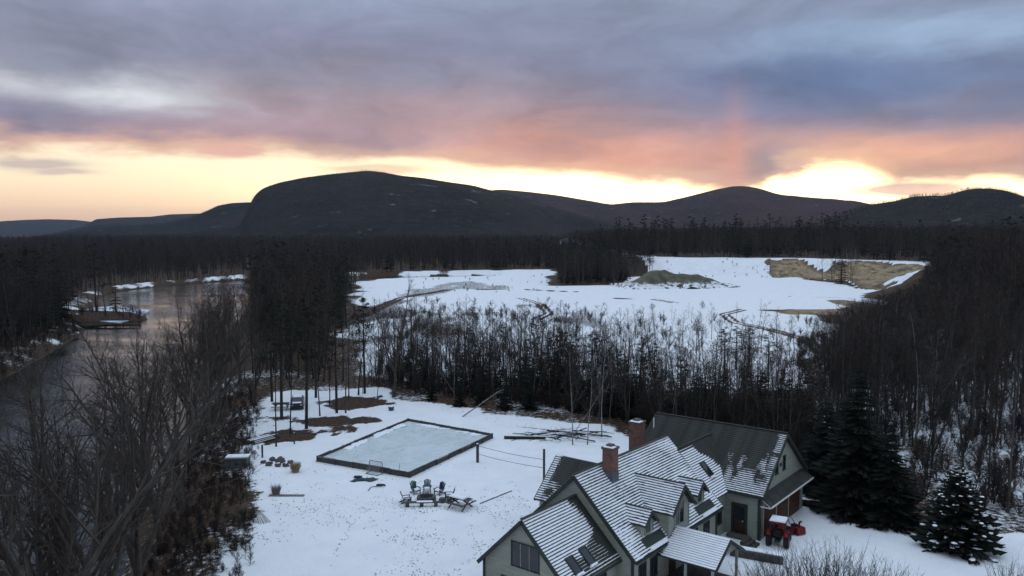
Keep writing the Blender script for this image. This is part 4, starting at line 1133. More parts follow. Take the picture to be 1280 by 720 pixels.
# scrub trees out on the near edge of the field
for i in range(48):
    px = rng.uniform(445, 1030); py = rng.uniform(402, 474)
    x, y = at_px(px, py); kd = pick('hard', 7) if rng.random() < .7 else pick('slim', 4)
    planted(kd, x, y, rng.uniform(6.0, 11.5), 'bare_tree', group='bare trees on the near side of the snowy field', tilt=.05)
for i, (px, py, h) in enumerate([(905, 470, 8.5), (935, 472, 9), (960, 468, 8), (920, 462, 8), (700, 470, 8.5), (740, 472, 8)]):
    x, y = at_px(px, py); planted(pick('pine', 3), x, y, h, 'pine_tree', group='low round pines on the near side of the snowy field', squeeze=1.6)
# woods on the right
n_ = 0
while n_ < 74:
    Y = rng.uniform(66, 210); X = rng.uniform(.36, .70) * Y
    px, py = project((X, Y, 0))
    if sdf(YARD, np.array([X]), np.array([Y]))[0] < 5 or px < 1005 + (py < 520) * 0 or (px < 1100 and py > 560): continue
    r_ = rng.random(); kd = pick('slim', 4) if r_ < .42 else (pick('hard', 7) if r_ < .82 else (pick('birch', 3) if r_ < .92 else pick('spruce', 3)))
    planted(kd, X, Y, rng.uniform(12, 17) if kd[0:2] != 'sp' else rng.uniform(5, 11), 'spruce_tree' if kd[0:2] == 'sp' else ('birch_tree' if kd[0] == 'b' else 'bare_tree'), group='tall woods to the right of the house', tilt=.05); n_ += 1
# far bank across the river
n_ = 0
while n_ < 30:
    Y = rng.uniform(128, 245); X = -rng.uniform(.52, .70) * Y
    if sdf(RIVER, np.array([X]), np.array([Y]))[0] < 1.5: continue
    kd = pick('hard', 7) if rng.random() < .8 else pick('slim', 4)
    plant(kd, X, Y, rng.uniform(11, 16), 'bare_tree', group='bare woods on the far bank of the river', tilt=.05); n_ += 1

ORD = ['first', 'second', 'third', 'fourth', 'fifth', 'sixth', 'seventh', 'eighth', 'ninth', 'tenth', 'eleventh', 'twelfth', 'thirteenth', 'fourteenth', 'fifteenth', 'sixteenth', 'seventeenth', 'eighteenth', 'nineteenth']
TENS = ['', '', 'twenty', 'thirty', 'forty', 'fifty', 'sixty', 'seventy', 'eighty', 'ninety']
TENTH = ['', '', 'twentieth', 'thirtieth', 'fortieth', 'fiftieth', 'sixtieth', 'seventieth', 'eightieth', 'ninetieth']
def ordinal(i):
    i += 1
    if i < 20: return ORD[i - 1]
    return TENTH[i // 10] if i % 10 == 0 else TENS[i // 10] + '-' + ORD[i % 10 - 1]
WHERE = {'tall trees on the mulch islands left of the rink': 'around the mulch islands left of the rink',
         'pale birches leaning over the river in the lower left corner': 'in the lower left corner over the river',
         'bare trees along the riverbank left of the yard': 'along the riverbank beside the yard',
         'dense stand between the river and the snowy field': 'in the dense stand between river and field',
         'treeline behind the rink and the house': 'in the treeline behind rink and house',
         'small dark spruces in the treeline behind the house': 'in the treeline behind the house',
         'bare trees on the near side of the snowy field': 'on the near edge of the snowy field',
         'low round pines on the near side of the snowy field': 'on the near edge of the snowy field',
         'tall woods to the right of the house': 'in the woods right of the house',
         'bare woods on the far bank of the river': "on the river's far bank"}
for grp, objs in LABELS.items():
    byk = {}
    for o in objs: byk.setdefault(o.name.split('.')[0], []).append(o)
    for nm, lst in byk.items():
        lst.sort(key=lambda o: o['_px'])
        word = {'bare_tree': 'bare tree', 'pine_tree': 'dark green pine', 'spruce_tree': 'dark spruce', 'birch_tree': 'pale-barked birch'}[nm]
        for i, o in enumerate(lst): o['label'] = '%s %s from the left %s' % (ordinal(i), word, WHERE[grp]); o['group'] = grp
for o in COL.objects:
    if '_px' in o: del o['_px']

# the wooded mass beyond -------------------------------------------------------
def field_clear(X, Y):
    ok = (sdf(FIELD, X, Y) > 3) & (sdf(RIVER, X, Y) > 4) & (sdf(YARD, X, Y) > 6)
    s_ = sdf(PLATEAU, X, Y)
    ok &= ~((s_ > -34) & (s_ < 3) & (Y > 322) & (X > 84))        # the pit rim is open
    return ok
def wood_points(n, y0, y1, amin=-.80, amax=.80, power=1.0, keep=None):
    th_ = NR.uniform(amin, amax, n); D = (NR.uniform(y0 ** (2 - power), y1 ** (2 - power), n)) ** (1 / (2 - power)) if power != 2 else y0 * (y1 / y0) ** NR.uniform(0, 1, n)
    X, Y = np.sin(th_) * D, np.cos(th_) * D
    ok = field_clear(X, Y)
    if keep is not None: ok &= keep(X, Y)
    return X[ok], Y[ok]
near_free = lambda X, Y: (Y > 205) | ((X > .40 * Y) & (Y > 92)) | ((X < -.5 * Y) & (Y > 135)) | ((X > -.33 * Y) & (X < -.19 * Y) & (Y > 130))
X, Y = wood_points(15000, 90, 620, power=1.0, keep=near_free)
Z = terrain_z(X, Y); hgt = NR.uniform(11.5, 17.5, len(X)) / 13
# thinner growth through the treeline and over the near edge of the field
ex = [at_px(rng.uniform(432, 1050), 392 + 108 * rng.random() ** .8) for _ in range(150)]
for _ in range(230):
    q = rng.uniform(470, 1010); ex.append(at_px(q, np.interp(q, [470, 560, 640, 720, 800, 880, 1010], [484, 497, 505, 516, 534, 556, 586]) - abs(rng.gauss(0, 22))))
ex = np.array(ex); X = np.concatenate([X, ex[:, 0]]); Y = np.concatenate([Y, ex[:, 1]]); Z = np.concatenate([Z, terrain_z(ex[:, 0], ex[:, 1])]); hgt = np.concatenate([hgt, NR.uniform(4.5, 11, 150) / 13, NR.uniform(7, 14, 230) / 13])
hgt = cap_height(X, Y, hgt * 13, Z) / 13; k = hgt > .26; X, Y, Z, hgt = X[k], Y[k], Z[k], hgt[k]
scatter('hardwood_forest', np.stack([X, Y, Z - .1], 1), hgt, FOREST_HARD, label='bare grey-brown hardwood forest covering the flats beyond the field')
X, Y = wood_points(30000, 600, 2300, power=1.2)
Z = terrain_z(X, Y); hgt = NR.uniform(13, 19, len(X)) / 13 * (1 + .25 * sm(Y, 900, 2000))
scatter('distant_forest', np.stack([X, Y, Z - .1], 1), hgt, FOREST_HARD, label='distant bare forest running to the foot of the mountains')
X, Y = wood_points(9000, 215, 2300, power=1.25)
dens = fbm(X / 130, Y / 130, 3, 77); k = (dens > .52) | (NR.uniform(0, 1, len(X)) < .12); X, Y = X[k], Y[k]
Z = terrain_z(X, Y); hgt = NR.uniform(12, 21, len(X)) / 13
ex = []
for _ in range(150):
    q = rng.uniform(520, 1010); ex.append((*at_px(q, np.interp(q, [470, 560, 640, 720, 800, 880, 1010], [484, 496, 503, 514, 530, 552, 580]) - abs(rng.gauss(0, 18))), rng.uniform(3, 9.5)))
for _ in range(70): Y_ = rng.uniform(190, 330); ex.append((Y_ * rng.uniform(.50, .58), Y_, rng.uniform(11, 18)))
for _ in range(90): ex.append((rng.uniform(18, 62), rng.uniform(382, 470), rng.uniform(10, 17)))
for _ in range(150): Y_ = rng.uniform(520, 800); ex.append((Y_ * rng.uniform(.13, .42), Y_, rng.uniform(17, 27)))
for _ in range(60): Y_ = rng.uniform(700, 1100); ex.append((Y_ * rng.uniform(-.62, .1), Y_, rng.uniform(16, 23)))
ex = np.array(ex); ex = ex[(sdf(FIELD, ex[:, 0], ex[:, 1]) > 2) | (ex[:, 1] < 140)]
X = np.concatenate([X, ex[:, 0]]); Y = np.concatenate([Y, ex[:, 1]]); Z = np.concatenate([Z, terrain_z(ex[:, 0], ex[:, 1])]); hgt = np.concatenate([hgt, ex[:, 2] / 13])
hgt = cap_height(X, Y, hgt * 13, Z) / 13; k = hgt > .2; X, Y, Z, hgt = X[k], Y[k], Z[k], hgt[k]
scatter('conifer_forest', np.stack([X, Y, Z - .1], 1), hgt, FOREST_CON, label='dark conifers mixed through the distant forest')
# trees on the mountain sides and crests
PX, SC = [], []
for (RX, RY, RZ, RK), cnt, s0 in zip(RIDGES, (20000, 5000, 2500, 0, 0, 12000, 14000), (.62, .7, .8, 0, 0, .85, .75)):
    if not cnt: continue
    r, c = RX.shape
    i = (NR.beta(1.5, .9, cnt) * (30.4 if cnt == 14000 else (29.6 if cnt == 20000 else 28.5))).clip(0, 32); j = NR.uniform(0, c - 1.01, cnt)
    i0, j0 = i.astype(int), j.astype(int); fi, fj = i - i0, j - j0
    def bl(A): return (A[i0, j0] * (1 - fi) + A[i0 + 1, j0] * fi) * (1 - fj) + (A[i0, j0 + 1] * (1 - fi) + A[i0 + 1, j0 + 1] * fi) * fj
    p = np.stack([bl(RX), bl(RY), bl(RZ) - 3], 1); PX.append(p); SC.append(NR.uniform(.75, 1.15, cnt) * s0)
scatter('mountain_forest', np.concatenate(PX), np.concatenate(SC), SLOPE_TREES, label='dark wood covering the mountain slopes')
# undergrowth: riverbank brush, treeline brush, scrub on the field
B, S_ = [], []
def brush(n, fn, smin, smax):
    P_ = [fn() for _ in range(n)]; P_ = np.array(P_); z = terrain_z(P_[:, 0], P_[:, 1]); B.append(np.stack([P_[:, 0], P_[:, 1], z - .05], 1)); S_.append(NR.uniform(smin, smax, n))
bl_ = np.array(bank_line)
def on_bank():
    t = rng.uniform(0, len(bl_) - 7); i = int(t); p = bl_[i] * (1 - t + i) + bl_[i + 1] * (t - i); o = rng.uniform(1.5, 9.5); return p[0] + o, p[1] + rng.uniform(-2, 2)
brush(1100, on_bank, .25, .8)
def on_tree():
    px = rng.uniform(470, 1010); base = np.interp(px, [470, 560, 640, 720, 800, 880, 1010], [484, 497, 504, 515, 532, 556, 585]); return at_px(px, base - abs(rng.gauss(0, 26)))
brush(1100, on_tree, .6, 2.0)
def on_field(): return at_px(rng.uniform(440, 1040), rng.uniform(396, 485))
brush(260, on_field, .5, 1.8)
def on_field_far(): return at_px(rng.gauss(600, 110), rng.gauss(398, 9))
brush(130, on_field_far, .8, 2.0)
def on_right():
    while True:
        Y_ = rng.uniform(68, 190); X_ = rng.uniform(.36, .68) * Y_
        if sdf(YARD, np.array([X_]), np.array([Y_]))[0] > 4: return X_, Y_
brush(1300, on_right, .5, 2.0)
def on_far_bank():
    while True:
        Y_ = rng.uniform(120, 260); X_ = -rng.uniform(.42, .68) * Y_
        if -1.0 < sdf(RIVER, np.array([X_]), np.array([Y_]))[0] < 14: return X_, Y_
brush(420, on_far_bank, .5, 1.8)
def on_specks(): return at_px(rng.uniform(500, 700), rng.uniform(342, 366))
brush(60, on_specks, .3, 1.1)
def on_rim():
    t = rng.random(); return 88 + (155 - 88) * t + rng.uniform(-2, 2), 458 - 21 * t + rng.uniform(-4, 30) * rng.random()
brush(45, on_rim, .3, 1.0)
scatter('undergrowth', np.concatenate(B), np.concatenate(S_), BRUSH, label='leafless brush growing under the trees and on the field edge')

# tufts and stubble that show through the thin snow of the yard
U_, V_ = NR.uniform(300, 720, 16000), NR.uniform(575, 722, 16000)
Q_ = np.array([at_px(u_, v_) for u_, v_ in zip(U_, V_)])
k = (sdf(YARD, Q_[:, 0], Q_[:, 1]) < -1) & (NR.uniform(0, 1, len(Q_)) < (fbm(Q_[:, 0] / 7, Q_[:, 1] / 4, 3, 91) - .53).clip(0, 1) * 1.2)
P_ = [tuple(q) for q in Q_[k]]
for L_ in ([(480, 612), (462, 632), (436, 660), (420, 690), (415, 722)], [(505, 600), (540, 606), (600, 612), (660, 625)], [(590, 660), (600, 690), (570, 712), (540, 730)], [(640, 618), (600, 640), (560, 655), (470, 640), (400, 612)], [(640, 600), (660, 640), (620, 680)], [(520, 490), (560, 512), (640, 530)]):
    for k in range(45):
        t = rng.random() * (len(L_) - 1); i = int(t); a, c = L_[i], L_[i + 1]
        P_.append(at_px(a[0] + (c[0] - a[0]) * (t - i) + rng.gauss(0, 2.0), a[1] + (c[1] - a[1]) * (t - i) + rng.gauss(0, 1.4)))
P_ = np.array(P_); scatter('grass_tufts', np.stack([P_[:, 0], P_[:, 1], terrain_z(P_[:, 0], P_[:, 1])], 1), NR.uniform(.3, .8, len(P_)), TUFTS, label='stubble and footmarks showing through the yard snow')

# ------------------------------------------------------------------ things in the yard
WOOD_D = pmat('weathered_plank', (.050, .046, .044), .85, .35, 3, .4, 14, col2=(.10, .090, .082))
WOOD_L = pmat('pale_timber', (.20, .175, .145), .8, .25, 3, .3, 14)
METAL_D = pmat('dark_metal', (.030, .032, .036), .45, .3, 5, metal=.5)
BLACK = pmat('black_rubber', (.012, .012, .013), .8, .3, 5)


def px(x, y, z=0.0): return unproject(x, y, z)


def heading(a, b): return math.atan2(b.y - a.y, b.x - a.x)


# skating rink ---------------------------------------------------------------
RC = [px(397, 577), px(512, 597), px(615, 548), px(510, 529)]
rc = sum(RC, Vector()) / 4
rink = empty('ice_rink', (rc.x, rc.y, 0)); tag(rink, 'backyard skating rink with wooden boards and pale green ice', 'ice rink')
loc = [p - Vector((rc.x, rc.y, 0)) for p in RC]
icem = bpy.data.materials.new('rink_ice'); icem.use_nodes = True; b = NB(icem.node_tree); bs = icem.node_tree.nodes['Principled BSDF']
v = b.n('ShaderNodeTexCoord').outputs['Object']
c_ = b.mix(b.step(b.noise(v, .35, 5, .6), .35, .65), (.56, .63, .62), (.64, .70, .69)); c_ = b.mix(b.step(b.noise(v, .9, 6, .7), .60, .80), c_, (.72, .77, .79))
b.put(bs.inputs['Base Color'], c_); b.put(bs.inputs['Roughness'], b.ramp(b.noise(v, 1.2, 5, .6), [(.3, .16), (.7, .5)]))
bp = b.n('ShaderNodeBump'); bp.inputs['Strength'].default_value = .12; bp.inputs['Distance'].default_value = .02; icem.node_tree.links.new(b.noise(v, 3, 5, .6), bp.inputs['Height']); icem.node_tree.links.new(bp.outputs[0], bs.inputs['Normal'])
n = 4; ins = [p * .995 for p in loc]
MB().add([(p.x, p.y, .30) for p in ins] + [(p.x, p.y, -.1) for p in ins], [(0, 1, 2, 3)] + [(i, i + 4, (i + 1) % 4 + 4, (i + 1) % 4) for i in range(4)]).build('ice_sheet', icem, rink)
for i in range(4):
    A_, B_ = loc[i], loc[(i + 1) % 4]; L = (B_ - A_).length; k = max(2, round(L / 2.44)); d_ = (B_ - A_) / L; o_ = Vector((d_.y, -d_.x, 0))
    for j in range(k):
        p, q = A_ + d_ * (L * j / k + .012), A_ + d_ * (L * (j + 1) / k - .012)
        t_ = rng.uniform(-.025, .025); h = .60 + rng.uniform(-.03, .03)
        MB().bar(p + o_ * t_ + Vector((0, 0, h / 2)), q + o_ * t_ + Vector((0, 0, h / 2)), .06, h).build('board', WOOD_D, rink)
        MB().bar(p + o_ * (.07 + t_) + Vector((0, 0, h - .05)), q + o_ * (.07 + t_) + Vector((0, 0, h - .05)), .06, .09).build('top_rail', WOOD_L if rng.random() < .3 else WOOD_D, rink)
    for j in range(k + 1):
        p = A_ + d_ * (L * j / k); MB().box(p.x + o_.x * .10 - .04, p.x + o_.x * .10 + .04, p.y + o_.y * .10 - .04, p.y + o_.y * .10 + .04, -.2, .66).build('stake', WOOD_D, rink)
sb = MB()
for k in range(26):
    t_ = rng.uniform(.25, .92); p = loc[0].lerp(loc[3], t_) * rng.uniform(.90, .955); sb.blob((p.x, p.y, .30), (rng.uniform(.3, .8), rng.uniform(.5, 1.3), rng.uniform(.05, .16)), k, 8, 5, .3)
for k in range(14):
    p = loc[2].lerp(loc[3], rng.uniform(.1, .9)) * rng.uniform(.93, .965); sb.blob((p.x, p.y, .30), (rng.uniform(.4, 1.2), rng.uniform(.2, .5), rng.uniform(.04, .10)), k + 50, 8, 5, .3)
tag(sb.build('shovelled_snow', SNOW, rink, smooth=True), kind='stuff')

# goal ------------------------------------------------------------------------
gp = px(470, 591); gl = empty('hockey_goal', (gp.x, gp.y, 0), heading(RC[0], RC[1])); tag(gl, 'small hockey goal standing outside the near rink boards', 'hockey goal')
STEEL = pmat('grey_goal_tube', (.16, .15, .15), .4, .2, metal=.3)
w2, h2 = .82, 1.22
MB().tube([(-w2, 0, 0), (-w2, 0, h2 - .1), (-w2 + .1, 0, h2), (w2 - .1, 0, h2), (w2, 0, h2 - .1), (w2, 0, 0)], .04, 6).build('goal_frame', STEEL, gl)
MB().tube([(-w2, 0, .03), (-w2 * .9, -.75, .03), (w2 * .9, -.75, .03), (w2, 0, .03)], .035, 6).build('base_tube', STEEL, gl)
nm = MB()
for k in range(15):
    t_ = -w2 + 2 * w2 * k / 14; nm.bar((t_, -.04, h2 - .02), (t_ * .9, -.74, .05), .012, .012)
for k in range(11):
    t_ = k / 10; nm.bar((-w2 * (1 - .1 * t_), -.04 - .7 * t_, h2 - .02 - (h2 - .07) * t_), (w2 * (1 - .1 * t_), -.04 - .7 * t_, h2 - .02 - (h2 - .07) * t_), .012, .012)
nm.build('net', pmat('net_cord', (.30, .30, .30), .8), gl)
# snow shovel leaning over the board
sp = px(498, 596.5); sh = empty('snow_shovel', (sp.x, sp.y - .1, 0), .4); tag(sh, 'snow shovel leaning against the near rink board', 'shovel')
MB().tube([(0, 0, .1), (.25, .28, 1.35)], .025, 6).build('handle', WOOD_D, sh); MB().box(-.28, .28, -.22, .06, .0, .05, None, .02).build('blade', SNOW, sh)
# crumpled tarp, hose
tp = MB(); ring = 14; g_ = random.Random(5)
tarp = empty('tarp', (*px(452, 600)[:2], 0)); tag(tarp, 'crumpled dark green tarp on the snow near the goal', 'tarp')
vs_, fs_ = [], []
for i in range(9):
    for j in range(6):
        x_, y_ = (i - 4) * .28, (j - 2.5) * .22
        vs_.append((x_ + g_.uniform(-.1, .1) + j * .12, y_ + g_.uniform(-.1, .1) - .12 * math.sin(i), .03 + .14 * abs(math.sin(i * 1.7 + j)) * (1 if 0 < i < 8 and 0 < j < 5 else .1)))
for i in range(8):
    for j in range(5): fs_.append((i * 6 + j, i * 6 + j + 1, (i + 1) * 6 + j + 1, (i + 1) * 6 + j))
MB().add(vs_, fs_).build('tarp_sheet', pmat('green_tarp', (.018, .050, .048), .5, .4), tarp)
MB().bar((-.9, .75, .1), (-.1, .7, .1), .3, .18).build('folded_end', pmat('green_tarp', (0, 0, 0)), tarp)
hose = empty('garden_hose', (*px(476, 608)[:2], 0)); tag(hose, 'coiled dark hose lying on the snow below the goal', 'hose')
MB().tube([(math.cos(a) * .42 * (1 + .1 * math.sin(3 * a)), math.sin(a) * .30, .05 + .012 * a) for a in np.linspace(0, 11.5, 40)] + [(-.9, -.3, .05), (-1.0, -1.4, .04)], .035, 5).build('hose_coil', BLACK, hose)


# fire pit circle ---------------------------------------------------------------
def adirondack(name, loc_, rz, mt, label):
    o = empty(name, (loc_.x, loc_.y, 0), rz); tag(o, label, 'chair', 'lawn chairs round the fire pit')
    for k in range(5):
        a = (k - 2) * .125; l_ = (.72, .80, .84, .80, .72)[k]
        MB().bar((a * .85, .28, .28), (a * 1.15, .28 + .30, .28 + l_), .112, .025, (0, 1, 0)).build('back_slat', mt, o)
    for k in range(4): MB().box(-.27, .27, -.32 + k * .15, -.19 + k * .15, .36 - k * .03, .385 - k * .03).build('seat_slat', mt, o)
    for s_ in (-1, 1):
        MB().box(s_ * .36 - .07, s_ * .36 + .07, -.40, .36, .56, .585).build('arm', mt, o)
        MB().box(s_ * .33 - .03, s_ * .33 + .03, -.36, -.27, 0, .56).build('leg', mt, o)
        MB().bar((s_ * .29, -.34, .34), (s_ * .29, .62, .02), .04, .12).build('leg', mt, o)
    MB().box(-.25, .25, -.30, .22, .39, .47, None, .06).build('snow', SNOW, o)
    return o


fire = px(533, 625)
C1 = pmat('teal_plastic', (.020, .070, .075), .5, .2); C2 = pmat('slate_plastic', (.045, .060, .105), .5, .2); C3 = pmat('navy_plastic', (.020, .026, .060), .5, .2); C4 = pmat('dark_plastic', (.014, .016, .026), .5, .2)
for (x, y, mt, lb) in [(519.5, 617, C1, 'teal lawn chair at the back left of the fire pit'), (534, 615, C2, 'slate blue lawn chair directly behind the fire pit'),
                       (549, 618, C3, 'navy lawn chair at the back right of the fire pit'), (561, 624, C4, 'dark lawn chair on the right side of the fire pit'), (508.5, 628, C4, 'snowy chair on the left side of the fire pit')]:
    p = px(x, y); adirondack('lawn_chair', p, heading(p, fire) + math.pi / 2, mt, lb)
fpit = empty('fire_pit', (fire.x, fire.y, 0)); tag(fpit, 'dark round fire pit in the ring of chairs', 'fire pit')
for k in range(12):
    a = k * math.pi / 6; M = Matrix.Rotation(a, 4, 'Z') @ Matrix.Translation((.75, 0, 0)); MB().box(-.14, .14, -.19, .19, 0, .40 + rng.uniform(-.03, .03), M, .02).build('stone', BRICK_DARK, fpit)
MB().blob((0, 0, .12), (.62, .62, .10), 3, 10, 6, .3).build('ash', BLACK, fpit)
bch = empty('log_bench', (*px(527, 633)[:2], 0), math.radians(2)); tag(bch, 'long low plank bench with snow on top before the fire pit', 'bench')
MB().box(-1.75, 1.75, -.20, .20, .36, .44).build('seat', WOOD_D, bch)
for s_ in (-1.3, 0, 1.3): MB().box(s_ - .16, s_ + .16, -.18, .18, 0, .36).build('leg', WOOD_D, bch)
MB().box(-.45, 1.0, -.17, .17, .441, .50, None, .03).build('snow', SNOW, bch)
st = empty('stump_seat', (*px(553, 628)[:2], 0)); tag(st, 'dark stump seat between the bench and the right chair', 'stump')
MB().tube([(0, 0, 0), (0, 0, .42)], [.34, .30], 9).build('stump', WOOD_D, st); MB().tube([(.62, .1, 0), (.62, .1, .38)], [.26, .24], 9).build('stump', WOOD_D, st)


def picnic(name, p, rz, label, snow_k=1.0, s=1.0):
    o = empty(name, (p.x, p.y, 0), rz, scale=s); tag(o, label, 'picnic table')
    for k in range(5): MB().box(-.95, .95, -.37 + k * .15, -.235 + k * .15, .72, .76).build('table_plank', WOOD_D, o)
    for s_ in (-1, 1):
        for k in range(2): MB().box(-.95, .95, s_ * .72 - .145 + k * .15, s_ * .72 - .015 + k * .15, .43, .465).build('bench_plank', WOOD_D, o)
        MB().bar((s_ * .65, -.36, .72), (s_ * .65, .68, 0), .06, .09).build('leg', WOOD_D, o); MB().bar((s_ * .65 + .07, .36, .72), (s_ * .65 + .07, -.68, 0), .06, .09).build('leg', WOOD_D, o)
        MB().bar((s_ * .65 + .14, -.82, .40), (s_ * .65 + .14, .82, .40), .05, .09).build('brace', WOOD_D, o)
    if snow_k: MB().box(-.90, .55 * snow_k, -.30, .33, .765, .84, None, .05).build('snow', SNOW, o); MB().box(-.9, .85, .60, .72, .468, .51, None, .03).build('snow', SNOW, o)
    return o


picnic('picnic_table', px(575, 634), math.radians(-36), 'weathered picnic table dusted with snow beside the fire pit', s=1.2)
picnic('picnic_table', px(351, 512), math.radians(8), 'dark picnic table between the pines left of the rink', 0, 1.25)
# a length of pole lying on the snow
pl = empty('pole', (*px(620, 625)[:2], 0), 0); tag(pl, 'thin pole lying on the snow right of the picnic table', 'pole')
MB().tube([Vector(px(600, 630)) - Vector((*px(620, 625)[:2], -.06)), Vector(px(640, 614)) - Vector((*px(620, 625)[:2], -.06))], .04, 5).build('pole_shaft', WOOD_D, pl)

# line posts -----------------------------------------------------------------------
def post(name, p, h, w_, label, cat='post'):
    o = empty(name, (p.x, p.y, 0), .5); tag(o, label, cat); MB().box(-w_, w_, -w_, w_, -.1, h).build('post_shaft', WOOD_D, o); MB().box(-w_ * .9, w_ * .9, -w_ * .9, w_ * .9, h, h + .04, None, .01).build('snow_cap', SNOW, o); return o


p1_, p2_ = px(597, 578), px(680, 600)
post('line_post', p1_, 2.05, .12, 'thick wooden post at the right corner of the rink'); post('line_post', p2_, 3.2, .09, 'tall slim post beside the dark rear roof')
for k, (za, zb_) in enumerate(((1.85, 2.1), (.95, 1.25))):
    o = empty('rope', (p1_.x, p1_.y, 0)); tag(o, ('upper', 'lower')[k] + ' rope strung between the two posts behind the house', 'rope', 'ropes between the posts')
    e = p2_ - p1_; MB().tube([Vector((e.x * t_, e.y * t_, za + (zb_ - za) * t_ - .55 * t_ * (1 - t_))) for t_ in np.linspace(.0, 1.0, 14)], .022, 4).build('rope_line', BLACK, o)
post('stake_post', px(328, 572), 1.45, .09, 'short wooden post right of the snow-topped box'); post('stake_post', px(368, 555), 1.35, .07, 'short thin post at the tip of the mulch patch')
# leaning birch pole
lp = empty('leaning_trunk', (*px(578, 521)[:2], 0)); tag(lp, 'pale bare trunk leaning out of the treeline behind the rink', 'tree trunk')
MB().tube([(0, 0, 0), (2.3, .6, 1.5), (4.7, .9, 3.2), (5.6, 1.0, 3.6)], [.09, .075, .05, .02], 6).build('trunk', BARK_B, lp)
tw = MB()
for k in range(14):
    t_ = .6 + .4 * k / 14; p = Vector((5.6 * t_, t_, 3.6 * t_)); tw.spike(p, p + Vector((rng.uniform(-.3, 1.0), rng.uniform(-.6, .6), rng.uniform(-.2, .9))), .02)
tw.build('twigs', TWIG_P, lp)
# brush pile and log
bpx = px(690, 546); bpile = empty('brush_pile', (bpx.x, bpx.y, 0)); tag(bpile, 'sprawling pile of cut branches dusted with snow behind the house', 'brush pile')
for k in range(48):
    a = rng.gauss(.05, .45) + (math.pi if rng.random() < .5 else 0); L = rng.uniform(1.6, 5.0); c = Vector((rng.gauss(.8, 2.3), rng.gauss(.2, 1.2), rng.uniform(.06, .5))); d_ = Vector((math.cos(a), math.sin(a), rng.uniform(-.08, .12))) * L / 2
    mb_ = MB(); r_ = rng.uniform(.03, .09); mb_.tube([c - d_, c + Vector((0, 0, .1)), c + d_], [r_, r_ * .8, r_ * .3], 5)
    for q in range(5):
        p = c + d_ * rng.uniform(-.2, 1); mb_.spike(p, p + Vector((rng.uniform(-.7, .7), rng.uniform(-.7, .7), rng.uniform(0, .7))), .02)
    mb_.build('branch', TWIG_D if k % 3 else BARK_G, bpile)
sn_ = MB()
for k in range(30): sn_.blob((rng.gauss(.8, 2.2), rng.gauss(.2, 1.1), rng.uniform(.35, .6)), (rng.uniform(.3, .9), rng.uniform(.06, .16), .06), k, 7, 4, .2)
tag(sn_.build('snow', SNOW, bpile), kind='stuff')
lg = empty('log', (*px(655, 549)[:2], 0), -.06); tag(lg, 'long dark log lying at the left end of the brush pile', 'log')
MB().tube([(-2.4, 0, .2), (0, 0, .22), (2.6, 0, .18)], [.21, .19, .15], 8).build('log_stem', BARK_D, lg); MB().box(-2.3, 2.4, -.08, .08, .38, .43, None, .02).build('snow', SNOW, lg)
# storage box
bx0 = px(297, 583); bxo = empty('storage_box', (bx0.x, bx0.y, ground_z(bx0.x, bx0.y)), math.radians(6)); tag(bxo, 'low grey-green box with a snow-covered lid at the bank edge', 'box')
GB = pmat('grey_green_box', (.085, .10, .095), .6, .25, 3); MB().box(-1.15, 1.15, -.75, .75, 0, .95).build('box_body', GB, bxo); MB().box(-1.22, 1.22, -.82, .82, .951, 1.06).build('lid', GB, bxo); MB().box(-1.2, 1.2, -.35, .8, 1.061, 1.14, None, .04).build('snow', SNOW, bxo)
# lumber
lm = empty('lumber_pile', (*px(329, 551)[:2], ground_z(*px(329, 551)[:2])), math.radians(58)); tag(lm, 'stack of snow-dusted planks beside the slim tree left of the rink', 'lumber')
for k in range(9):
    yk, zk = (k % 4) * .42 - .7 + (k // 4) * .1, .08 + (k // 4) * .17
    MB().box(-2.1 + rng.uniform(-.3, .3), 2.1 + rng.uniform(-.3, .3), yk, yk + .24, zk, zk + .09).build('plank', WOOD_D, lm); MB().box(-1.7, 1.6 + rng.uniform(-.8, .3), yk + .02, yk + .2, zk + .091, zk + .13, None, .02).build('snow', SNOW, lm)
# boulders in a row
for k, (x, y, r_) in enumerate([(329, 579, .30), (336, 582, .42), (341, 576, .36), (348, 583, .34), (351, 578, .52), (357, 583, .36), (363, 579, .34)]):
    p = px(x, y); o = empty('boulder', (p.x, p.y, 0)); tag(o, '%s dark boulder from the left in the row by the posts' % ordinal(k), 'boulder', 'boulders by the posts')
    MB().blob((0, 0, r_ * .4), (r_, r_ * .9, r_ * .75), k + 9, 9, 6, .3).build('stone', BRICK_DARK, o, smooth=True)
    MB().blob((-.05, .05, r_ * .95), (r_ * .6, r_ * .55, .10), k + 30, 8, 5, .2).build('snow', SNOW, o, smooth=True)


def grass_clump(p, h, n_, mt, label, spread=.5):
    o = empty('grass_clump', (p.x, p.y, ground_z(p.x, p.y))); tag(o, label, 'ornamental grass'); mb_ = MB()
    for k in range(n_):
        a, r_ = rng.uniform(0, 6.28), rng.uniform(0, .28) * h; b0 = Vector((math.cos(a) * r_, math.sin(a) * r_, 0)); t1 = b0 + Vector((math.cos(a) * h * spread * rng.uniform(.2, 1), math.sin(a) * h * spread * rng.uniform(.2, 1), h * rng.uniform(.6, 1.1)))
        mb_.spike(b0, t1, .028)
    mb_.build('blades', mt, o); MB().blob((0, 0, .05), (h * .4, h * .4, .12), 2, 9, 5, .2).build('crown_base', mt, o); return o


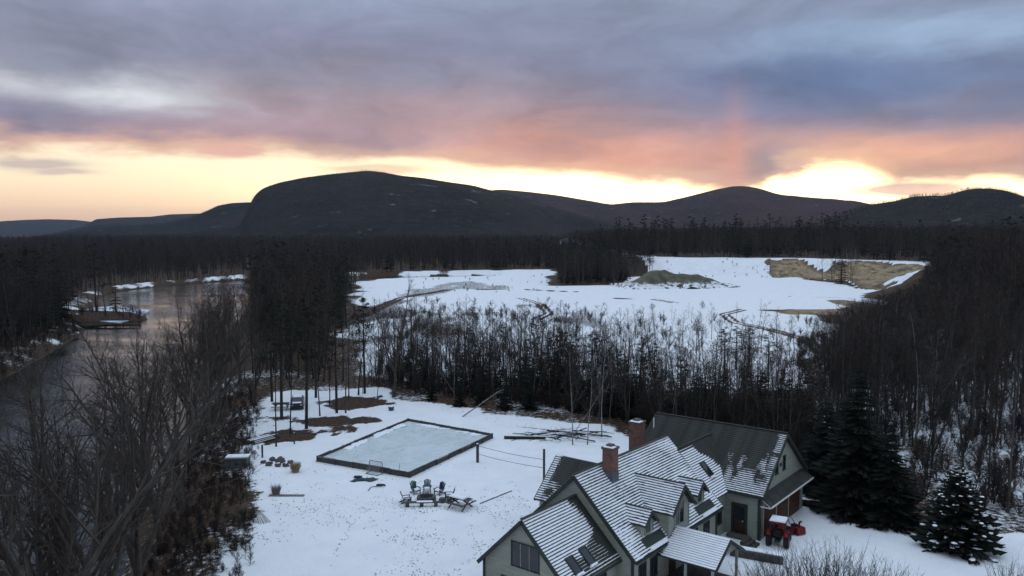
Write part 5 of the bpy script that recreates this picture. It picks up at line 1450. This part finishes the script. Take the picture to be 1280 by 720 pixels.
STRAW = pmat('straw', (.30, .235, .13), .8, .3, 5); STRAW2 = pmat('grey_straw', (.22, .19, .15), .8, .3, 5)
grass_clump(px(369, 590), 1.1, 420, STRAW, 'round pale straw grass clump near the row of boulders')
grass_clump(px(345, 618), 1.0, 200, STRAW2, 'thin grey grass clump at the left end of the fallen ladder')
grass_clump(px(262, 688), 1.0, 260, STRAW, 'tan grass clump on the bank edge at lower left')
grass_clump(px(303, 645), 1.1, 240, STRAW2, 'tan grass clump above the fanned sticks')
ld = empty('ladder', (*px(357, 620)[:2], 0), -.02); tag(ld, 'narrow ladder lying flat on the snow near the bank', 'ladder')
for s_ in (-.17, .17): MB().bar((-1.6, s_, .06), (1.8, s_, .06), .06, .07).build('rail', WOOD_L, ld)
for k in range(9): MB().bar((-1.4 + k * .38, -.14, .06), (-1.4 + k * .38, .14, .06), .04, .04).build('rung', WOOD_D, ld)
sk = empty('stick_fan', (*px(326, 650)[:2], ground_z(*px(326, 650)[:2]))); tag(sk, 'fan of pale sticks leaning on the bank brush', 'sticks')
for k in range(8): a = -1.35 + k * .13; MB().tube([(-.7 + k * .05, .8, .55), (math.cos(a) * (.9 + .2 * (k % 3)), math.sin(a) * 1.1, .03)], .022, 5).build('stick', WOOD_L, sk)
tb = empty('tub', (*px(489, 513)[:2], 0)); tag(tb, 'small dark teal tub alone on the snow behind the rink', 'tub')
MB().tube([(0, 0, 0), (0, 0, .55)], [.34, .42], 12).build('tub_body', C1, tb); MB().blob((0, 0, .54), (.36, .36, .07), 4, 9, 5, .1).build('snow', SNOW, tb)


# parked car in the trees --------------------------------------------------------------
def car(p, rz, col, label):
    o = empty('parked_car', (p.x, p.y, 0), rz); tag(o, label, 'car'); PA = pmat('dark_car_paint', col, .25, .1)
    prof = [(-2.15, .35), (2.15, .35), (2.2, .75), (2.05, .92), (1.15, 1.0), (.5, 1.48), (-1.1, 1.52), (-1.95, 1.05), (-2.2, .95)]
    k = len(prof); vs = [(x, s_ * (.88 if z < 1.1 else .70), z) for s_ in (-1, 1) for x, z in prof]
    MB().add(vs, [tuple(range(k))[::-1], tuple(range(k, 2 * k))] + [(i, (i + 1) % k, (i + 1) % k + k, i + k) for i in range(k)]).build('body', PA, o)
    MB().add([(1.06, -.68, 1.05), (1.06, .68, 1.05), (.56, .64, 1.43), (.56, -.64, 1.43), (1.1, -.68, 1.06), (1.1, .68, 1.06), (.6, .64, 1.45), (.6, -.64, 1.45)], [(4, 5, 6, 7), (0, 3, 2, 1), (0, 1, 5, 4), (2, 3, 7, 6)]).build('windscreen', GLASS, o)
    for s_ in (-1, 1):
        MB().add([(x, s_ * (.83 if z < 1.2 else .73), z) for x, z in ((.8, 1.06), (-1.6, 1.06), (-1.05, 1.44), (.42, 1.42))], [(0, 1, 2, 3)]).build('side_window', GLASS, o)
        for x in (-1.35, 1.35):
            wl = MB().tube([(x, s_ * .70, .34), (x, s_ * .90, .34)], .34, 14).build('wheel', BLACK, o); MB().tube([(x, s_ * .905, .34), (x, s_ * .915, .34)], .2, 12).build('rim', METAL_D, wl)
        MB().box(2.12, 2.22, s_ * .62 - .16, s_ * .62 + .16, .68, .82).build('headlight', pmat('lamp_glass', (.35, .36, .38), .2), o)
    MB().box(-1.05, .45, -.62, .62, 1.53, 1.62, None, .06).build('snow', SNOW, o); MB().box(1.2, 2.0, -.62, .62, 1.0, 1.05, None, .03).build('snow', SNOW, o)
    return o


car(px(372, 509), math.radians(-78), (.012, .012, .016), 'dark parked car with snow on its roof among the pines')

# red tractor ----------------------------------------------------------------------------
tp_ = px(974, 679); tr = empty('tractor', (tp_.x, tp_.y, 0), math.radians(62)); tag(tr, 'red compact tractor with snow on its canopy before the garage doors', 'tractor')
RED = pmat('tractor_red', (.15, .012, .011), .55, .45, 3); RED2 = pmat('faded_red', (.10, .011, .013), .5, .2, 3)
MB().box(.1, 1.5, -.34, .34, .62, 1.15, None, .06).build('hood', RED, tr); MB().box(1.5, 1.56, -.28, .28, .62, 1.05).build('grille', BLACK, tr)
MB().box(-1.0, 1.3, -.22, .22, .42, .62).build('chassis', METAL_D, tr)
for s_ in (-1, 1):
    wl = MB().tube([(-.75, s_ * .50, .58), (-.75, s_ * .85, .58)], .58, 16).build('rear_wheel', BLACK, tr); MB().tube([(-.75, s_ * .851, .58), (-.75, s_ * .87, .58)], .30, 12).build('rim', RED2, wl)
    wl = MB().tube([(1.1, s_ * .50, .36), (1.1, s_ * .74, .36)], .36, 14).build('front_wheel', BLACK, tr); MB().tube([(1.1, s_ * .741, .36), (1.1, s_ * .755, .36)], .19, 12).build('rim', RED2, wl)
    MB().tube([(-1.25, s_ * .66, .98), (-1.05, s_ * .66, 1.18), (-.55, s_ * .66, 1.22), (-.2, s_ * .66, 1.05)], .17, 6).build('fender', RED, tr)
    MB().bar((-1.1, s_ * .55, 1.1), (-1.0, s_ * .52, 2.05), .07, .07).build('canopy_post', METAL_D, tr)
    MB().bar((-.05, s_ * .52, 1.1), (-.1, s_ * .50, 2.05), .06, .06).build('canopy_post', METAL_D, tr)
MB().box(-.95, -.45, -.3, .3, .8, .95).build('seat', BLACK, tr); MB().box(-1.05, -.93, -.3, .3, .9, 1.4).build('seat_back', BLACK, tr)
MB().tube([(.05, 0, 1.1), (-.2, 0, 1.35)], .03, 6).build('steering_column', BLACK, tr); MB().tube([(-.2 + .05 * math.sin(a), .2 * math.cos(a), 1.36 + .2 * math.sin(a) * .6) for a in np.linspace(0, 6.28, 13)], .022, 5).build('steering_wheel', BLACK, tr)
MB().box(-1.25, .15, -.66, .66, 2.05, 2.14).build('canopy', RED2, tr); MB().box(-1.2, .1, -.62, .62, 2.141, 2.24, None, .05).build('snow', SNOW, tr)
MB().bar((1.5, -.4, .5), (2.3, -.4, .4), .09, .12).build('loader_arm', RED, tr); MB().bar((1.5, .4, .5), (2.3, .4, .4), .09, .12).build('loader_arm', RED, tr)
MB().add([(2.25, -.8, .08), (2.75, -.8, .06), (2.35, -.8, .72), (2.25, -.8, .68), (2.25, .8, .08), (2.75, .8, .06), (2.35, .8, .72), (2.25, .8, .68)], [(0, 1, 2, 3), (7, 6, 5, 4), (0, 3, 7, 4), (0, 4, 5, 1), (2, 6, 7, 3)]).build('bucket', RED2, tr)
sbw = px(999, 668); sbl = empty('snow_blower', (sbw.x, sbw.y, 0), .4); tag(sbl, 'small red snow blower to the right of the tractor', 'snow blower')
MB().box(-.45, .45, -.3, .25, .08, .62, None, .05).build('auger_housing', RED, sbl); MB().tube([(0, 0, .62), (0, .02, 1.0), (.12, -.1, 1.12)], .09, 8).build('chute', RED2, sbl); MB().box(-.25, .25, .25, .8, .25, .7, None, .05).build('engine', BLACK, sbl)
for s_ in (-1, 1):
    MB().tube([(s_ * .32, .5, .22), (s_ * .45, .5, .22)], .22, 12).build('wheel', BLACK, sbl); MB().bar((s_ * .25, .7, .6), (s_ * .28, 1.3, 1.0), .04, .04).build('handlebar', METAL_D, sbl)
# timber edging with snow, entry court
te = empty('retaining_timber', (*px(946, 700)[:2], 0), math.radians(-27)); tag(te, 'low dark timber wall with snow on top by the entry court', 'retaining wall')
for k in range(3): MB().box(-2.0, 1.9, -.14, .14, k * .19, k * .19 + .18).build('timber', WOOD_D, te)
MB().box(-1.95, 1.85, .16, .9, .38, .58, None, .06).build('snow', SNOW, te)
# rail fence and shrubs in the lower right corner
for k, (x, y, h) in enumerate([(945, 745, 2.6), (968, 738, 3.0), (990, 750, 3.4), (1012, 742, 3.8), (1034, 756, 3.9), (1056, 746, 3.6), (1078, 758, 3.3), (1100, 750, 3.0), (1122, 762, 2.8), (1262, 738, 2.6)]):
    p = px(x, y); plant('shrub%d' % (k % 3), p.x, p.y, h, 'bare_shrub', cat='shrub', group='leafless shrubs at lower right', label='%s leafless shrub from the left in the lower right corner' % ordinal(k), z=0)
# drift log on the river spit
dl = empty('drift_log', (*px(140, 409, -3)[:2], -2.7), .1); tag(dl, 'dark drift log along the spit in the river', 'log'); MB().tube([(-9, 0, 0), (0, .5, .4), (8, 0, .3)], [.5, .45, .25], 7).build('log_stem', BARK_D, dl)

# sand heap in the pit -------------------------------------------------------------------
hc = px(838, 361); ang_ = np.linspace(0, 2 * math.pi, 72); rr = np.linspace(0, 1, 22); RR, AA = np.meshgrid(rr, ang_, indexing='ij')
kx = 1 + .22 * np.sin(AA * 2 + .5) + .12 * np.sin(AA * 5); HX, HY_ = hc.x + np.cos(AA) * RR * 23 * kx + 7 * RR * (np.cos(AA) > .8), hc.y + 13 + np.sin(AA) * RR * 15 * kx
HZ = 8.0 * np.clip(1 - RR * (.8 + .45 * fbm(HX / 5, HY_ / 16, 4, 47)), 0, 1) ** .8 * (.62 + .76 * fbm(HX / 8, HY_ / 8, 4, 41)) - .6 * RR
heap = mesh_obj('sand_heap', grid_mesh('sand_heap', HX, HY_, HZ)); tag(heap, 'greenish brown sand heap on the snowy pit floor', 'sand heap')
hm = bpy.data.materials.new('pit_sand'); hm.use_nodes = True; b = NB(hm.node_tree); bs = hm.node_tree.nodes['Principled BSDF']; pos = b.n('ShaderNodeNewGeometry').outputs['Position']; sp_ = b.n('ShaderNodeSeparateXYZ'); hm.node_tree.links.new(pos, sp_.inputs[0])
c_ = b.mix(b.step(b.noise(pos, .25, 5, .6), .35, .65), (.060, .056, .036), (.135, .118, .070)); lowf = b.step(b.m('ADD', sp_.outputs[2], b.m('MULTIPLY', b.noise(pos, .35, 4, .6), 5.0)), 5.4, 3.6)
b.put(bs.inputs['Base Color'], b.mix(b.m('MULTIPLY', lowf, b.step(b.noise(pos, .5, 5, .65), .42, .52)), c_, (.82, .84, .86))); bs.inputs['Roughness'].default_value = .9
heap.data.materials.append(hm)

# ------------------------------------------------------------------ the evening air
hz = bpy.data.materials.new('evening_haze'); hz.use_nodes = True; nt = hz.node_tree; nt.nodes.clear()
pv = nt.nodes.new('ShaderNodeVolumePrincipled'); pv.inputs['Color'].default_value = (.58, .76, 1.0, 1); pv.inputs['Density'].default_value = 2.8e-5; pv.inputs['Anisotropy'].default_value = 0.45
nt.links.new(pv.outputs[0], nt.nodes.new('ShaderNodeOutputMaterial').inputs['Volume'])
hb = MB(); hb.box(-12500, 12500, -12500, 12500, -17, 345)
tag(hb.build('haze', hz), kind='stuff')
